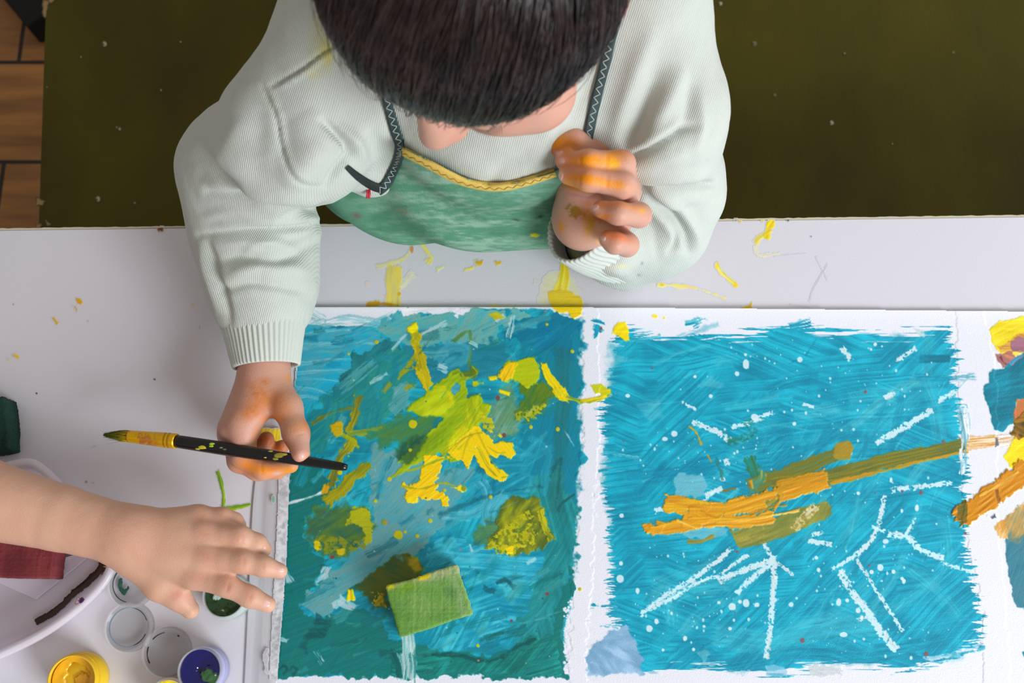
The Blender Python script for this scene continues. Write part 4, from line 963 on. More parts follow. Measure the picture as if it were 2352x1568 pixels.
# --- plastic tub ---
tubc = P(30, 1300, 0)
tub = empty('plastic_tub', (float(tubc[0]), float(tubc[1]), TZ), 'shallow translucent plastic tub with a brown streak inside beside the jar lids', 'tub')
M_plastic = mat('clear_plastic', (242, 234, 244), .25, spec=.6, alpha=.5)
rim = [(-40,1075),(20,1058),(65,1052),(100,1068),(150,1118),(210,1190),(256,1262),(262,1298),(240,1345),(180,1405),(100,1462),(0,1512),(-120,1560),(-300,1570),(-430,1440),(-420,1250),(-300,1130)]
rim = smoothpts(rim, True, 8)
rim3 = [P(x, y, .030) for x, y in rim]
cc = sum(rim3) / len(rim3)
def ring(off, z, sx=1.0):
    out = []
    n = len(rim3)
    for i, p in enumerate(rim3):
        t = rim3[(i + 1) % n] - rim3[i - 1]; t /= np.linalg.norm(t); nn_ = np.array((t[1], -t[0], 0))
        if nn_ @ (cc - p) < 0: nn_ = -nn_
        q = p + nn_ * off; out.append((q[0], q[1], TZ + z))
    return out
prof = [(-.000, .0290), (.0012, .0305), (.0050, .0308), (.0062, .0285), (.0075, .012), (.0095, .0045), (.016, .0026), (.03, .0022)]
inn = prof; outp = [(.03, .0008), (.0150, .0008), (.0080, .003), (.0060, .012), (.0048, .027), (.0034, .0268), (.0010, .026), (-.0004, .0275)]
rings = [ring(o_, z_) for o_, z_ in inn + outp]
def shrink(z_): return [(cc[0] + (p[0] - cc[0]) * .82, cc[1] + (p[1] - cc[1]) * .82, TZ + z_) for p in ring(.0095, z_)]
rings[6] = [(cc[0] + (p[0] - cc[0]) * .95, cc[1] + (p[1] - cc[1]) * .95, TZ + .0026) for p in ring(.0095, .0026)]
rings[7] = shrink(.0022); rings[8] = shrink(.0008); rings[9] = [(cc[0] + (p[0] - cc[0]) * .96, cc[1] + (p[1] - cc[1]) * .96, TZ + .0008) for p in ring(.0080, .0008)]
n = len(rim3); V = [v for r_2 in rings for v in r_2]; Fc = []
for i in range(len(rings)):
    j = (i + 1) % len(rings)
    if i == len(inn) - 1: continue
    for k in range(n): Fc.append((i*n+k, i*n+(k+1)%n, j*n+(k+1)%n, j*n+k))
Fc.append(tuple((len(inn)-1)*n + k for k in range(n))); Fc.append(tuple(len(inn)*n + k for k in range(n))[::-1])
link('tub_shell', pymesh('tub_shell', V, Fc), M_plastic, tub)
cv = Canvas(60, 1270, 260, 1450, 1.5, (52, 30, 24))
cv.stroke([(236,1280),(232,1305),(205,1332),(170,1362),(130,1400),(84,1428)], 15, (50,28,22), (62,38,28), w1=13, edge=2, es=12, h=.5)
link('brown_paint', cv.mesh('brown_paint', .0042, cv.A > .5), M_gloss_paint, tub)
cv = Canvas(160, 1300, 250, 1410, 1.2, (110, 60, 60))
cv.blob([(178,1368),(190,1380),(172,1388)], (206,170,176), edge=2, h=.1); cv.stroke([(184,1381),(189,1375)], 3, (50,30,90)); cv.stroke([(233,1318),(238,1315)], 3, (80,20,40)); cv.stroke([(241,1300),(243,1294)], 3, (190,140,140))
link('paint_speck', cv.mesh('paint_speck', .0315, cv.A > .4), M_gloss_paint, tub)
bx_ = [P(-20,1330,.0046), P(30,1315,.0046), P(190,1268,.0046), P(198,1282,.0046), P(82,1376,.0046)]
V = [tuple(v) for v in bx_] + [(v[0], v[1], v[2] - .0012) for v in bx_]; m5 = 5
link('paper_scrap', pymesh('paper_scrap', V, [tuple(range(5)), tuple(range(9, 4, -1))] + [(i, (i+1)%5, 5+(i+1)%5, 5+i) for i in range(5)]), mat('lilac_paper', (228, 220, 236), .6), tub, smooth=False)
# --- jar lids ---
M_lid = mat('lid_plastic', (250, 250, 252), .15, spec=.9, alpha=.15)
RL = .0182
lidp = [(0, .0012), (.0132, .0012), (.0138, .0018), (.0141, .0040), (.0150, .0042), (.0158, .0066), (.0172, .0070), (.0182, .0062), (.0186, .0006), (.0182, 0), (0, 0)]
V, Fc = lathe(lidp, 64); lid_me = pymesh('lid_shell', V, Fc)
def ringmesh(r, z, w, a0=0, a1=360, h=.0006):
    n = 60; V = []; Fc = []
    for i in range(n + 1):
        a = R(a0 + (a1 - a0) * i / n); ww = w * (0.5 + 0.9 * vnoise(np.array([a * 3.0 + a0]), np.array([r * 999]), 3)[0])
        for rr2, zz in ((r - ww, z), (r + ww, z), (r + ww, z + h), (r - ww, z + h)): V.append((rr2 * math.cos(a), rr2 * math.sin(a), zz))
    for i in range(n):
        for k in range(4): Fc.append((i*4+k, i*4+(k+1)%4, (i+1)*4+(k+1)%4, (i+1)*4+k))
    Fc += [(3, 2, 1, 0), (n*4, n*4+1, n*4+2, n*4+3)]
    return pymesh('paint_ring', V, Fc)
def setlocal(o, parent): 
    o.parent = parent; o.matrix_parent_inverse = Matrix.Identity(4)
lids = [(300, 1339, 'clear jar lid with a green paint smear next to the hand reaching over the table', [((34, 64, 52), .0139, 95, 260, .0003)]),
        (293, 1440, 'clear jar lid with a thin blue paint ring, between the other two clear lids', [((110, 150, 178), .0140, 60, 330, .00022), ((40, 46, 70), .0140, 20, 75, .0002), ((40, 50, 70), .0140, 290, 340, .0002)]),
        (380, 1497, 'clear jar lid with black paint dashes touching the blue jar', [((30, 28, 34), .0140, 100, 140, .0003), ((30, 28, 34), .0140, 165, 215, .0003), ((30,28,34), .0140, 52, 58, .0005)])]
for i, (x, y, lb, rg) in enumerate(lids):
    c = P(x, y, .006)
    e = empty('jar_lid', (float(c[0]), float(c[1]), TZ), lb, 'lid', 'clear jar lids beside the paint jars')
    o = bpy.data.objects.new('lid_shell', lid_me); col.objects.link(o); setlocal(o, e)
    if i == 0:
        lid_me.materials.append(M_lid); lid_me.polygons.foreach_set('use_smooth', np.ones(len(lid_me.polygons), bool))
    for cc_, r0, a0, a1, w_ in rg:
        o = bpy.data.objects.new('paint_line', ringmesh(r0, .0040, w_, a0, a1)); col.objects.link(o); setlocal(o, e)
        o.data.materials.append(mat('line_paint', cc_, .4))
    if i == 0:
        cv = Canvas(255, 1290, 350, 1390, 1.0, (34, 70, 58))
        cv.blob([(272,1332),(279,1326),(281,1335),(280,1350),(284,1354),(291,1352),(294,1346),(297,1350),(292,1358),(286,1366),(280,1362),(272,1350)], (30,76,60), (40,92,70), edge=1.0, es=5, h=.4)
        o = link('green_smear', cv.mesh('green_smear', .0025, cv.A > .5), M_gloss_paint, e)
# --- paint jars ---
M_jar = mat('jar_plastic', (238, 238, 246), .12, spec=.9, alpha=.2)
def jar(px, py, lb, paint, paint2, body, rj=.0172, hj=.024, fill=.021, seed=1, blobs=()):
    c = P(px, py, hj)
    e = empty('paint_jar', (float(c[0]), float(c[1]), TZ), lb, 'jar', 'small open paint jars')
    # outer wall and rim
    pr = [(rj*.93, 0), (rj*.98, .0012), (rj, .004), (rj, hj*.62), (rj*.93, hj*.66), (rj*.93, hj*.97), (rj*.91, hj), (rj*.87, hj), (rj*.855, hj*.97), (rj*.855, fill), (rj*.9, fill - .001), (rj*.96, hj*.6), (rj*.96, .003), (rj*.9, .0012), (0, .0012)]
    V, Fc = lathe([(0, 0)] + pr, 56)
    o = bpy.data.objects.new('jar_shell', pymesh('jar_shell', V, Fc)); col.objects.link(o); setlocal(o, e); o.data.materials.append(body)
    o.data.polygons.foreach_set('use_smooth', np.ones(len(o.data.polygons), bool))
    V, Fc = lathe([(rj*.905, hj*.70), (rj*.965, hj*.70), (rj*.975, hj*.735), (rj*.965, hj*.77), (rj*.905, hj*.77)], 56)
    o = bpy.data.objects.new('screw_thread', pymesh('screw_thread', V, Fc)); col.objects.link(o); setlocal(o, e); o.data.materials.append(body)
    # paint surface as a shallow wavy disc with depth
    n = 56; V = []; Fc = []; rs = np.linspace(0, rj*.862, 22); C = []
    for i, r in enumerate(rs):
        for k in range(n):
            a = 2*math.pi*k/n; x = r*math.cos(a); y = r*math.sin(a)
            z = fill - .0035 + .0018 * (r / rj) ** 4 + .0022 * (fbm(np.array([x*160+seed]), np.array([y*160]), 3, seed)[0] - .5)
            cm = np.array(paint, float)
            for bx2, by2, br, bc, bh in blobs:
                d = math.hypot(x / rj - bx2, y / rj - by2) + .25 * (fbm(np.array([x*300]), np.array([y*300]), 2, seed+5)[0] - .5)
                m = float(1 - sstep(br*.8, br, d)); cm = cm * (1 - m) + np.array(bc) * m; z += bh * m
            w = float(sstep(.45, .7, fbm(np.array([x*120]), np.array([y*120]), 3, seed + 9)[0])); cm = cm * (1 - w * .7) + np.array(paint2) * w * .7 if not blobs else cm
            V.append((x, y, z)); C.append(lin(cm / 255.0))
    for i in range(len(rs) - 1):
        for k in range(n): Fc.append((i*n+k, (i+1)*n+k, (i+1)*n+(k+1)%n, i*n+(k+1)%n))
    me = arrmesh('paint', V, Fc, np.array(C))
    o = bpy.data.objects.new('paint', me); col.objects.link(o); setlocal(o, e); me.materials.append(M_wet); me.polygons.foreach_set('use_smooth', np.ones(len(me.polygons), bool))
    V, Fc = lathe([(0, .002), (rj*.94, .002), (rj*.945, hj*.58), (rj*.85, hj*.64), (rj*.85, fill - .004), (0, fill - .006)], 48)
    o = bpy.data.objects.new('paint_fill', pymesh('paint_fill', V, Fc)); col.objects.link(o); setlocal(o, e); o.data.materials.append(mat('paint_fill', paint2, .4)); o.data.polygons.foreach_set('use_smooth', np.ones(len(o.data.polygons), bool))
    return e
M_wet = mat('wet_paint', (255, 255, 255), .12, vcol=True, coat=.5)
jar(457, 1540, 'small clear jar of dark blue paint with a dab of green in it', (8, 10, 92), (112, 112, 196), M_jar, seed=2, blobs=[(.30, -.15, .30, (58, 110, 62), .0012), (.55, -.42, .28, (60, 104, 60), .0006), (-.1, .05, .1, (16, 16, 60), -.001)])
jar(513, 1368, 'small clear jar of dark green paint under the spread fingers of the reaching hand', (20, 60, 26), (150, 190, 158), M_jar, seed=4, blobs=[(-.35, -.02, .16, (190, 210, 205), .0005), (-.1, -.6, .12, (150, 180, 150), .0003)])
jar(164, 1562, 'small jar full of thick yellow paint at the lower left corner of the table', (238, 178, 14), (250, 206, 40), mat('yellow_jar', (250, 208, 50), .3, trans=.2, ior=1.3), rj=.0190, seed=6, blobs=[(.1, .1, .5, (216, 150, 20), -.003), (-.1, .35, .25, (120, 76, 14), -.004), (.25, .0, .32, (226, 160, 20), .003)])
jar(380, 1606, 'small clear jar of yellow paint cut off at the bottom beside the blue jar', (248, 212, 10), (248, 220, 60), M_jar, rj=.0150, seed=8, blobs=[(.1, .5, .5, (250, 220, 10), .001)])
# --- paint brush ---
def brush():
    a = P(237, 998, .040); f0 = P(298, 1002, .044); f1 = P(405, 1013, .052); tail = P(797, 1073, .066)
    e = empty('paintbrush', tuple(float(t) for t in (f1 + tail) / 2), 'black handled paintbrush with copper ferrule and yellow bristles held in the hand', 'paintbrush')
    d = (tail - f1) / np.linalg.norm(tail - f1)
    pts = [f1 + (tail - f1) * t for t in np.linspace(0, 1, 40)]
    rad = [np.interp(t, [0, .03, .3, .7, .97, 1.0], [.0046, .0048, .0050, .0040, .0030, .0022]) for t in np.linspace(0, 1, 40)]
    V, Fc = tube(pts, rad, 28)
    m = mat('black_lacquer', (14, 12, 14), .22, spec=.6)
    V_ = np.array(V); me = pymesh('handle', V, Fc)
    C = np.ones((len(me.vertices), 3)) * lin(np.array((14, 12, 13)))
    a_ = me.color_attributes.new('Col', 'FLOAT_COLOR', 'POINT'); c4 = np.ones((len(V), 4), np.float32); c4[:, :3] = C; a_.data.foreach_set('color', c4.ravel())
    link('handle', me, m, e)
    # dabs of paint sitting on the handle
    bits = [(468,1028,9,(190,180,30)),(490,1021,6,(170,196,40)),(489,1026,5,(160,190,40)),(512,1030,4,(120,130,90)),(628,1040,5,(150,160,50)),(650,1050,12,(150,136,40)),(660,1048,7,(180,160,60)),(640,1057,7,(130,140,50)),(616,1054,3,(210,190,60)),(455,1031,5,(190,180,60)),(520,1034,4,(90,100,70))]
    for i, (x, y, r, c) in enumerate(bits):
        q = P(x, y, .056); t = (q - f1) @ d; ax = f1 + d * t
        ax = ax + 0; rr = float(np.interp(t / np.linalg.norm(tail - f1), [0, .3, .7, 1], [.0048, .005, .004, .003]))
        off = q - ax; off[2] = 0; off -= d * (off @ d); lo2 = np.linalg.norm(off); 
        if lo2 > rr * .8: off *= rr * .8 / lo2
        up = math.sqrt(max(rr * rr - off @ off, 0)); cen = ax + off + np.array((0, 0, up))
        bm = bmesh.new(); bmesh.ops.create_icosphere(bm, subdivisions=3, radius=1)
        rs_ = r * .00016
        for v in bm.verts:
            k = 1 + .35 * (vnoise(np.array([v.co.x * 3 + i]), np.array([v.co.y * 3]), i)[0] - .5)
            v.co = Vector((cen[0] + v.co.x * rs_ * 2.2 * k, cen[1] + v.co.y * rs_ * k, cen[2] + v.co.z * .0005))
        me = bpy.data.meshes.new('paint_dab'); bm.to_mesh(me); bm.free()
        link('paint_dab', me, mat('dab_paint', c, .4), e)
    # ferrule: flattened towards the bristles, two crimped rings
    ts = np.linspace(0, 1, 48); fr = [f0 + (f1 - f0) * t for t in ts]
    rad = []
    for t in ts:
        r = np.interp(t, [0, .5, .84, 1], [.0046, .0052, .0058, .0056])
        for rc in (.80, .88): r -= .0006 * math.exp(-((t - rc) / .012) ** 2)
        rad.append(r)
    V, Fc = tube(fr, rad, 32)
    me = pymesh('ferrule', V, Fc); V = np.array(V)
    C = np.ones((len(V), 3)) * lin(np.array((214, 140, 60)))
    tt = ((V - f0) @ (f1 - f0)) / ((f1 - f0) @ (f1 - f0)); pu, pv = proj(V)
    nz = fbm(pu / 9, pv / 9, 3, 4)
    yel = np.clip(sstep(.62, .40, tt + (nz - .5) * .8) * sstep(.50, .42, nz - .25 * (tt < .25)) + sstep(.55, .7, tt + (nz - .5) * .5) * .9, 0, 1)[:, None]
    C = C * (1 - yel) + lin(np.array((240, 186, 14))) * yel
    dk = (sum(np.exp(-((tt - rc) / .014) ** 2) for rc in (.80, .88)) * .8)[:, None]; C = C * (1 - np.clip(dk, 0, 1)) + lin(np.array((110, 56, 16))) * np.clip(dk, 0, 1)
    a_ = me.color_attributes.new('Col', 'FLOAT_COLOR', 'POINT'); c4 = np.ones((len(V), 4), np.float32); c4[:, :3] = C; a_.data.foreach_set('color', c4.ravel())
    link('ferrule', me, mat('painted_copper', (255, 255, 255), .3, vcol=True, metal=.55), e)
    # bristles
    rg = np.random.RandomState(2); V = []; Fc = []; C = []
    side = np.cross((f1 - f0) / np.linalg.norm(f1 - f0), (0, 0, 1)); side /= np.linalg.norm(side)
    for i in range(700):
        an = rg.rand() * 2 * math.pi; rr = math.sqrt(rg.rand()); s0 = f0 + side * rr * math.cos(an) * .0044 + np.array((0, 0, 1)) * rr * math.sin(an) * .0042 + (f1 - f0) * .04
        ln = .7 + .3 * rg.rand(); tip = a + side * rg.normal() * .0007 + np.array((0, 0, 1)) * rg.normal() * .0006
        wild = rg.rand() < .03
        end = s0 + (tip - s0) * (ln if not wild else .8) + (side * rg.normal() * .003 if wild else 0)
        mid = s0 + (end - s0) * .45 + side * math.cos(an) * rr * .0022 + np.array((0, 0, 1)) * math.sin(an) * rr * .002 - side * .0006
        b = len(V); ps = [s0 * (1-t)**2 + mid * 2*t*(1-t) + end * t*t for t in (0, .25, .5, .75, 1)]
        for j, p in enumerate(ps):
            w = .00022 * (1 - .75 * j / 4)
            for k in range(3): V.append(p + w * (math.cos(2.09*k) * side + math.sin(2.09*k) * np.array((0, 0, 1))))
            t = j / 4; cc2 = np.array((240, 200, 10)) * (1 - t) + np.array((70, 82, 20)) * t if rg.rand() < .8 else np.array((60, 70, 14))
            for k in range(3): C.append(lin(cc2 / 255.0))
        for j in range(4):
            for k in range(3): Fc.append((b+j*3+k, b+j*3+(k+1)%3, b+(j+1)*3+(k+1)%3, b+(j+1)*3+k))
    link('bristles', arrmesh('bristles', V, Fc, np.array(C)), mat('bristle', (255, 255, 255), .45, vcol=True), e)
brush()
# ======================= people =======================
def W3(px, py, z): return P(px, py, z)
def chain(pts, rads):
    """capsules through (px, py, z) joints"""
    q = [W3(*p) for p in pts]
    return [Cone(q[i], q[i+1], rads[i], rads[i+1]) for i in range(len(q) - 1)]
def gauss2(pu, pv, x, y, rx, ry=None, ang=0):
    ry = ry or rx; ca, sa = math.cos(R(ang)), math.sin(R(ang))
    a = (pu - x) * ca + (pv - y) * sa; b = -(pu - x) * sa + (pv - y) * ca
    return np.exp(-(a / rx) ** 2 - (b / ry) ** 2)
def paint_on(V, N, C, spots):
    """spots: (px, py, rx, ry, angle, colour, strength, irregularity) on surfaces turned to the camera side"""
    pu, pv = proj(V); f = np.clip(facing(V, N) * 3 + .4, 0, 1)
    for x, y, rx, ry, an, c, st, ir in spots:
        m = gauss2(pu, pv, x, y, rx, ry, an)
        near = m > .01
        if not near.any(): continue
        if ir: m[near] = m[near] * (1 + ir * 2.4 * (fbm(pu[near] / 7, pv[near] / 7, 4, int(x) % 17) - .5)); 
        if ir >= 1: m = sstep(.35, .62, m)
        m = np.clip(m * st * f, 0, 1)[:, None]
        C = C * (1 - m) + lin(np.array(c))[None] * m
    return C
M_skin = mat('skin', (255, 255, 255), .46, vcol=True, sss=.22, bump=(900, .00022), spec=.4)
# ---- head frame (child at the table) ----
HC = None
dHd = .530
px, py = 1097, -74
x_ = (px - W/2) / F; y_ = (H/2 - py) / F
HC = np.array((x_ * dHd, (y_ * cT + sT) * dHd, TZ + CAMH + (y_ * sT - cT) * dHd))
pit = R(37); yaw = R(31); roll = R(4)
f_ = np.array((-math.sin(yaw) * math.cos(pit), -math.cos(yaw) * math.cos(pit), -math.sin(pit)))
r_ax = np.cross(f_, (0, 0, 1)); r_ax /= np.linalg.norm(r_ax)      # child's own right = image left
r_ax = -r_ax if r_ax[0] < 0 else r_ax                                # make it point to image right
u_ax = np.cross(r_ax, -f_); u_ax *= np.sign(u_ax[2])
cr, sr = math.cos(roll), math.sin(roll)
r2 = r_ax * cr + u_ax * sr; u2 = u_ax * cr - r_ax * sr
HM = np.stack([r2, f_, u2], 1)
def hd(x, f, u): return HC + HM @ np.array((x, f, u))
def HE(c, r): return Ell(hd(*c), r, HM)
head = [(.012, .012, [HE((0, -.008, .012), (.0725, .082, .074)), HE((0, .026, -.034), (.058, .056, .060)), HE((.036, .052, -.050), (.030, .027, .030)), HE((-.036, .052, -.050), (.030, .027, .030)), HE((0, .066, -.084), (.022, .018, .018)), HE((0, .064, .004), (.045, .013, .024)), HE((.020, .069, -.036), (.026, .017, .018)), HE((-.020, .069, -.036), (.026, .017, .018))]),
        (.007, .006, [Cone(hd(0, .080, -.008), hd(0, .0995, -.036), .0070, .0110), HE((.009, .092, -.040), (.008, .009, .007)), HE((-.009, .092, -.040), (.008, .009, .007))]),
        (.005, .004, [HE((0, .084, -.0615), (.019, .008, .0045)), HE((0, .083, -.069), (.015, .008, .0055))]),
        (.004, .002, [HE((.029, .070, -.012), (.013, .009, .009)), HE((-.029, .070, -.012), (.013, .009, .009))]),
        (.004, .003, [HE((.070, -.012, -.026), (.006, .012, .019)), HE((-.070, -.012, -.026), (.006, .012, .019))])]
neck_b = np.array((-.012, .405, TZ + .205))
body_groups = head + [(.02, .01, [Cone(hd(0, -.035, -.055), neck_b, .038, .040)]),
    (.03, .03, [Ell((-.012, .405, TZ + .10), (.095, .070, .12)), Ell((-.012, .42, TZ - .10), (.085, .065, .14)), Cone((-.085, .395, TZ + .185), (.062, .395, TZ + .185), .035)])]
# --- arm with the brush (image left) ---
SL = np.array((-.105, .385, TZ + .175)); EL = W3(545, 395, .075); WL_ = W3(609, 842, .045)
body_groups += [(.02, .01, [Cone(SL, EL, .034, .028), Cone(EL, WL_, .026, .0155)])]
palmL = chain([(607,838,.045),(560,970,.053)],[.0135,.0120]) + chain([(605,838,.044),(536,985,.046)],[.0130,.0115]) + chain([(603,838,.040),(532,1000,.036)],[.0130,.0105]) + chain([(608,840,.038),(545,1005,.028)],[.0120,.010]) + chain([(610,842,.043),(585,950,.054)],[.0135,.0100])
body_groups += [(.012, .007, palmL),
    (.005, .004, chain([(560,968,.053),(558,1046,.0488),(604,1079,.0485),(668,1069,.0495)],[.0112,.0088,.0072,.0056])),
    (.003, .004, chain([(538,985,.046),(550,1058,.038),(592,1080,.0375),(638,1082,.040)],[.0110,.0085,.0074,.0062])),
    (.003, .004, chain([(538,1000,.036),(560,1050,.026),(600,1040,.022),(612,1008,.026)],[.0100,.0078,.0068,.0060])),
    (.003, .004, chain([(550,1005,.028),(585,1045,.018),(625,1040,.018),(648,1026,.022)],[.0088,.0070,.0062,.0056])),
    (.008, .006, chain([(618,858,.044),(660,935,.052),(680,995,.058),(691,1042,.0635)],[.0130,.0104,.0090,.0068]))]
# --- raised arm (image right) ---
SR = np.array((.088, .385, TZ + .180)); ER = W3(1480, 530, .052); WR = W3(1338, 512, .118)
body_groups += [(.02, .01, [Cone(SR, ER, .034, .024), Cone(ER, WR, .024, .0172)])]
palmR = chain([(1342,508,.118),(1425,402,.152)],[.0145,.011]) + chain([(1342,510,.118),(1432,440,.146)],[.0145,.0115]) + chain([(1342,510,.118),(1420,480,.140)],[.0145,.0105]) + chain([(1340,512,.115),(1392,516,.135)],[.0145,.0095]) + chain([(1322,490,.118),(1318,420,.146)],[.0140,.0115]) + chain([(1322,505,.118),(1360,450,.142)],[.0140,.011]) + chain([(1308,478,.125),(1322,440,.148)],[.0095,.009])
body_groups += [(.012, .006, palmR),
    (.004, .004, chain([(1428,402,.152),(1428,376,.186),(1352,370,.192),(1296,370,.184)],[.0112,.0085,.0072,.0060])),
    (.0025, .004, chain([(1436,438,.148),(1428,424,.186),(1352,412,.192),(1304,402,.184)],[.0112,.0086,.0074,.0062])),
    (.003, .004, chain([(1422,476,.142),(1468,494,.170),(1420,490,.186),(1380,480,.184)],[.0105,.0078,.0070,.0058])),
    (.003, .004, chain([(1392,518,.136),(1440,562,.152),(1412,558,.170),(1394,548,.171)],[.0100,.0076,.0068,.0056])),
    (.006, .006, chain([(1400,400,.140),(1372,348,.160),(1316,326,.178),(1284,332,.180)],[.0125,.0095,.0084,.0082]))]
def nail(p, r, ax):
    return Ell(p, r)
bodyF = Field(body_groups)
lo = np.array((-.32, -.16, TZ - .26)); hi = np.array((.2, .56, TZ + .46))
V, Q = surfnet(bodyF, lo, hi, .00125, smooth=2)
N = vnormals(V, Q)
# pores and knuckle creases are real shallow relief
def creases(V, N, L):
    pu, pv = proj(V); f = facing(V, N) > 0
    for pts, w_, amp in L:
        d, t, s_ = linesd(pu, pv, pts); m = np.exp(-(d / w_) ** 2) * np.sin(np.clip(t, .04, .96) * math.pi) ** .5 * f
        V = V + N * (amp * m)[:, None] * .001
    return V
V = creases(V, N, [([(676,1000),(700,994)],2.5,-.5),([(672,1006),(690,1006)],2,-.3),([(560,1040),(592,1030)],3,-.3),([(600,1062),(602,1090)],2.5,-.5),([(1333,355),(1333,385)],3,-.5),([(1333,396),(1330,428)],3,-.5),([(1395,352),(1392,390)],4,-.5),([(1395,400),(1392,436)],4,-.5),([(1300,440),(1350,452),(1380,440)],4,-.8),([(648,965),(640,990)],3,-.3)])
base = lin(np.array((204, 154, 134)))
C = np.ones((len(V), 3)) * base
n1 = noise3(V, 60, 2)[:, None]
C = C * (1 - .25 * sstep(.45, .65, n1)) + lin(np.array((214, 140, 124))) * .25 * sstep(.45, .65, n1)
ORN = (222, 132, 34); OR2 = (232, 150, 20)
isface = ((V - HC) @ (V - HC).T[:, :1] if False else np.linalg.norm(V - HC, axis=1)) < .13
# lips and lids coloured
q = (V - HC) @ HM
lipm = np.exp(-(q[:, 0] / .019) ** 4 - ((q[:, 2] + .065) / .0065) ** 4) * (q[:, 1] > .07)
C = C * (1 - .8 * lipm[:, None]) + lin(np.array((196, 104, 100))) * .8 * lipm[:, None]
spots = [ # hand with the brush
 (598,908,36,22,40,(196,112,44),.85,.7),(640,920,26,30,60,(212,128,56),.6,.5),(612,875,16,10,0,(190,110,40),.6,.8),(580,942,34,20,-30,(210,122,44),.8,.6),
 (652,948,22,14,0,(226,140,60),.5,.4),(628,962,24,8,0,(240,130,30),.8,.6),(692,980,16,40,80,(222,140,60),.5,.5),(590,1010,10,26,0,(236,150,60),.45,.4),
 (612,1080,60,15,5,(240,142,30),1.0,.4),(570,1068,24,18,0,(236,140,44),.85,.5),(660,1080,26,12,0,(238,150,34),.8,.4),(612,1008,24,26,0,(176,84,20),.95,.2),(642,1028,26,20,0,(184,90,24),.95,.2),
 (690,1050,12,12,0,(232,140,60),.6,.4),(560,1085,10,8,0,(214,120,120),.5,0),(665,870,14,8,30,(230,150,60),.6,.8),
 # raised hand
 (1284,328,24,22,0,(206,126,16),1.1,.3),(1312,330,26,16,10,(212,132,30),.9,.4),(1282,352,26,18,0,(200,118,24),1.0,.3),
 (1350,370,50,17,0,(240,150,14),1.2,.45),(1405,366,18,20,0,(242,158,24),1,.6),(1420,350,26,12,20,(222,140,50),.8,.4),(1300,378,20,12,0,(206,122,60),.5,.2),(1408,376,14,10,0,(250,180,10),1,.8),
 (1340,410,46,12,6,(236,144,12),1.2,.5),(1385,420,50,9,10,(236,148,24),1.1,.5),(1420,424,16,11,0,(230,144,34),.9,.4),(1310,425,24,9,25,(230,146,30),.9,.5),(1330,432,36,6,20,(226,150,50),.6,.6),
 (1318,484,22,16,30,(150,120,20),1,1.0),(1345,490,26,14,0,(176,110,20),.9,.8),(1355,512,12,24,10,(206,146,10),1.1,.9),(1372,470,34,10,10,(190,110,50),.7,.4),(1372,500,40,12,20,(176,96,36),.7,.6),(1288,520,8,12,0,(226,150,20),1,.6),
 (1400,468,34,7,0,(216,130,60),.5,.5),(1392,497,12,6,0,(230,130,30),1,.5),(1450,476,26,6,10,(232,140,40),.8,.6),(1475,484,9,7,0,(240,170,40),.8,.5),
 (1400,540,36,12,10,(230,124,30),.8,.4),(1430,545,22,8,20,(226,110,50),.6,.4),(1375,552,8,8,0,(230,170,60),.6,.3),
 # nose underside warm, mouth paint
 (1085,338,60,10,-8,(236,168,90),.5,.6)]
C = paint_on(V, N, C, spots)
# finger nails: paler, glossy patches
nails = [(691,1048,9,12,10),(636,1087,13,6,-8),(1283,352,12,7,0),(1290,367,12,10,20),(1286,404,11,13,20),(1368,478,10,11,0),(1384,549,9,9,0)]
C = paint_on(V, N, C, [(x, y, a * .9, b * .9, an, (232, 176, 160), .95, 0) for x, y, a, b, an in nails])
me = arrmesh('body', V, Q, C)
child = empty('person', (-.01, .40, TZ + BZ + .001), 'child in pale grey-green sweatshirt and green apron holding a paintbrush and raising a painted hand', 'person')
body = link('body', me, M_skin, child)
HEADBVH = BVHTree.FromPolygons([tuple(v) for v in V[isface]], [tuple(x) for x in (np.cumsum(isface) - 1)[Q[isface[Q].all(1)]]])
# finger nail plates
M_nail = mat('nail', (232, 182, 168), .25, coat=.3, sss=.1)
BODYBVH = BVHTree.FromPolygons([tuple(v) for v in V], [tuple(x) for x in Q])
def cast(bvh, px, py):
    d = Vector(P(px, py, 0) - CAMP).normalized()
    return bvh.ray_cast(Vector(CAMP), d)
def nailplates(bvh, nl, parent, m):
    for x, y, a, b, an in nl:
        h = cast(bvh, x, y)
        if h[0] is None: continue
        p, n = h[0], h[1]
        if n.dot(Vector(CAMP) - p) < 0: n = -n
        t = Vector((math.cos(R(-an)), math.sin(R(-an)), 0)); t = (t - n * t.dot(n)).normalized(); b2 = n.cross(t)
        sc_ = .30 / 1000
        bm = bmesh.new(); bmesh.ops.create_icosphere(bm, subdivisions=3, radius=1)
        for v in bm.verts:
            c = v.co.copy(); xx = math.copysign(abs(c.x) ** .8, c.x); yy = math.copysign(abs(c.y) ** .8, c.y)
            v.co = p - n * (.0003 + .0013 * (yy * yy + .3 * xx * xx) * .55) + t * xx * a * sc_ * .8 + b2 * yy * b * sc_ * .8 + n * c.z * .0005
        me = bpy.data.meshes.new('fingernail'); bm.to_mesh(me); bm.free(); link('fingernail', me, m, parent)
nailplates(BODYBVH, nails, child, M_nail)
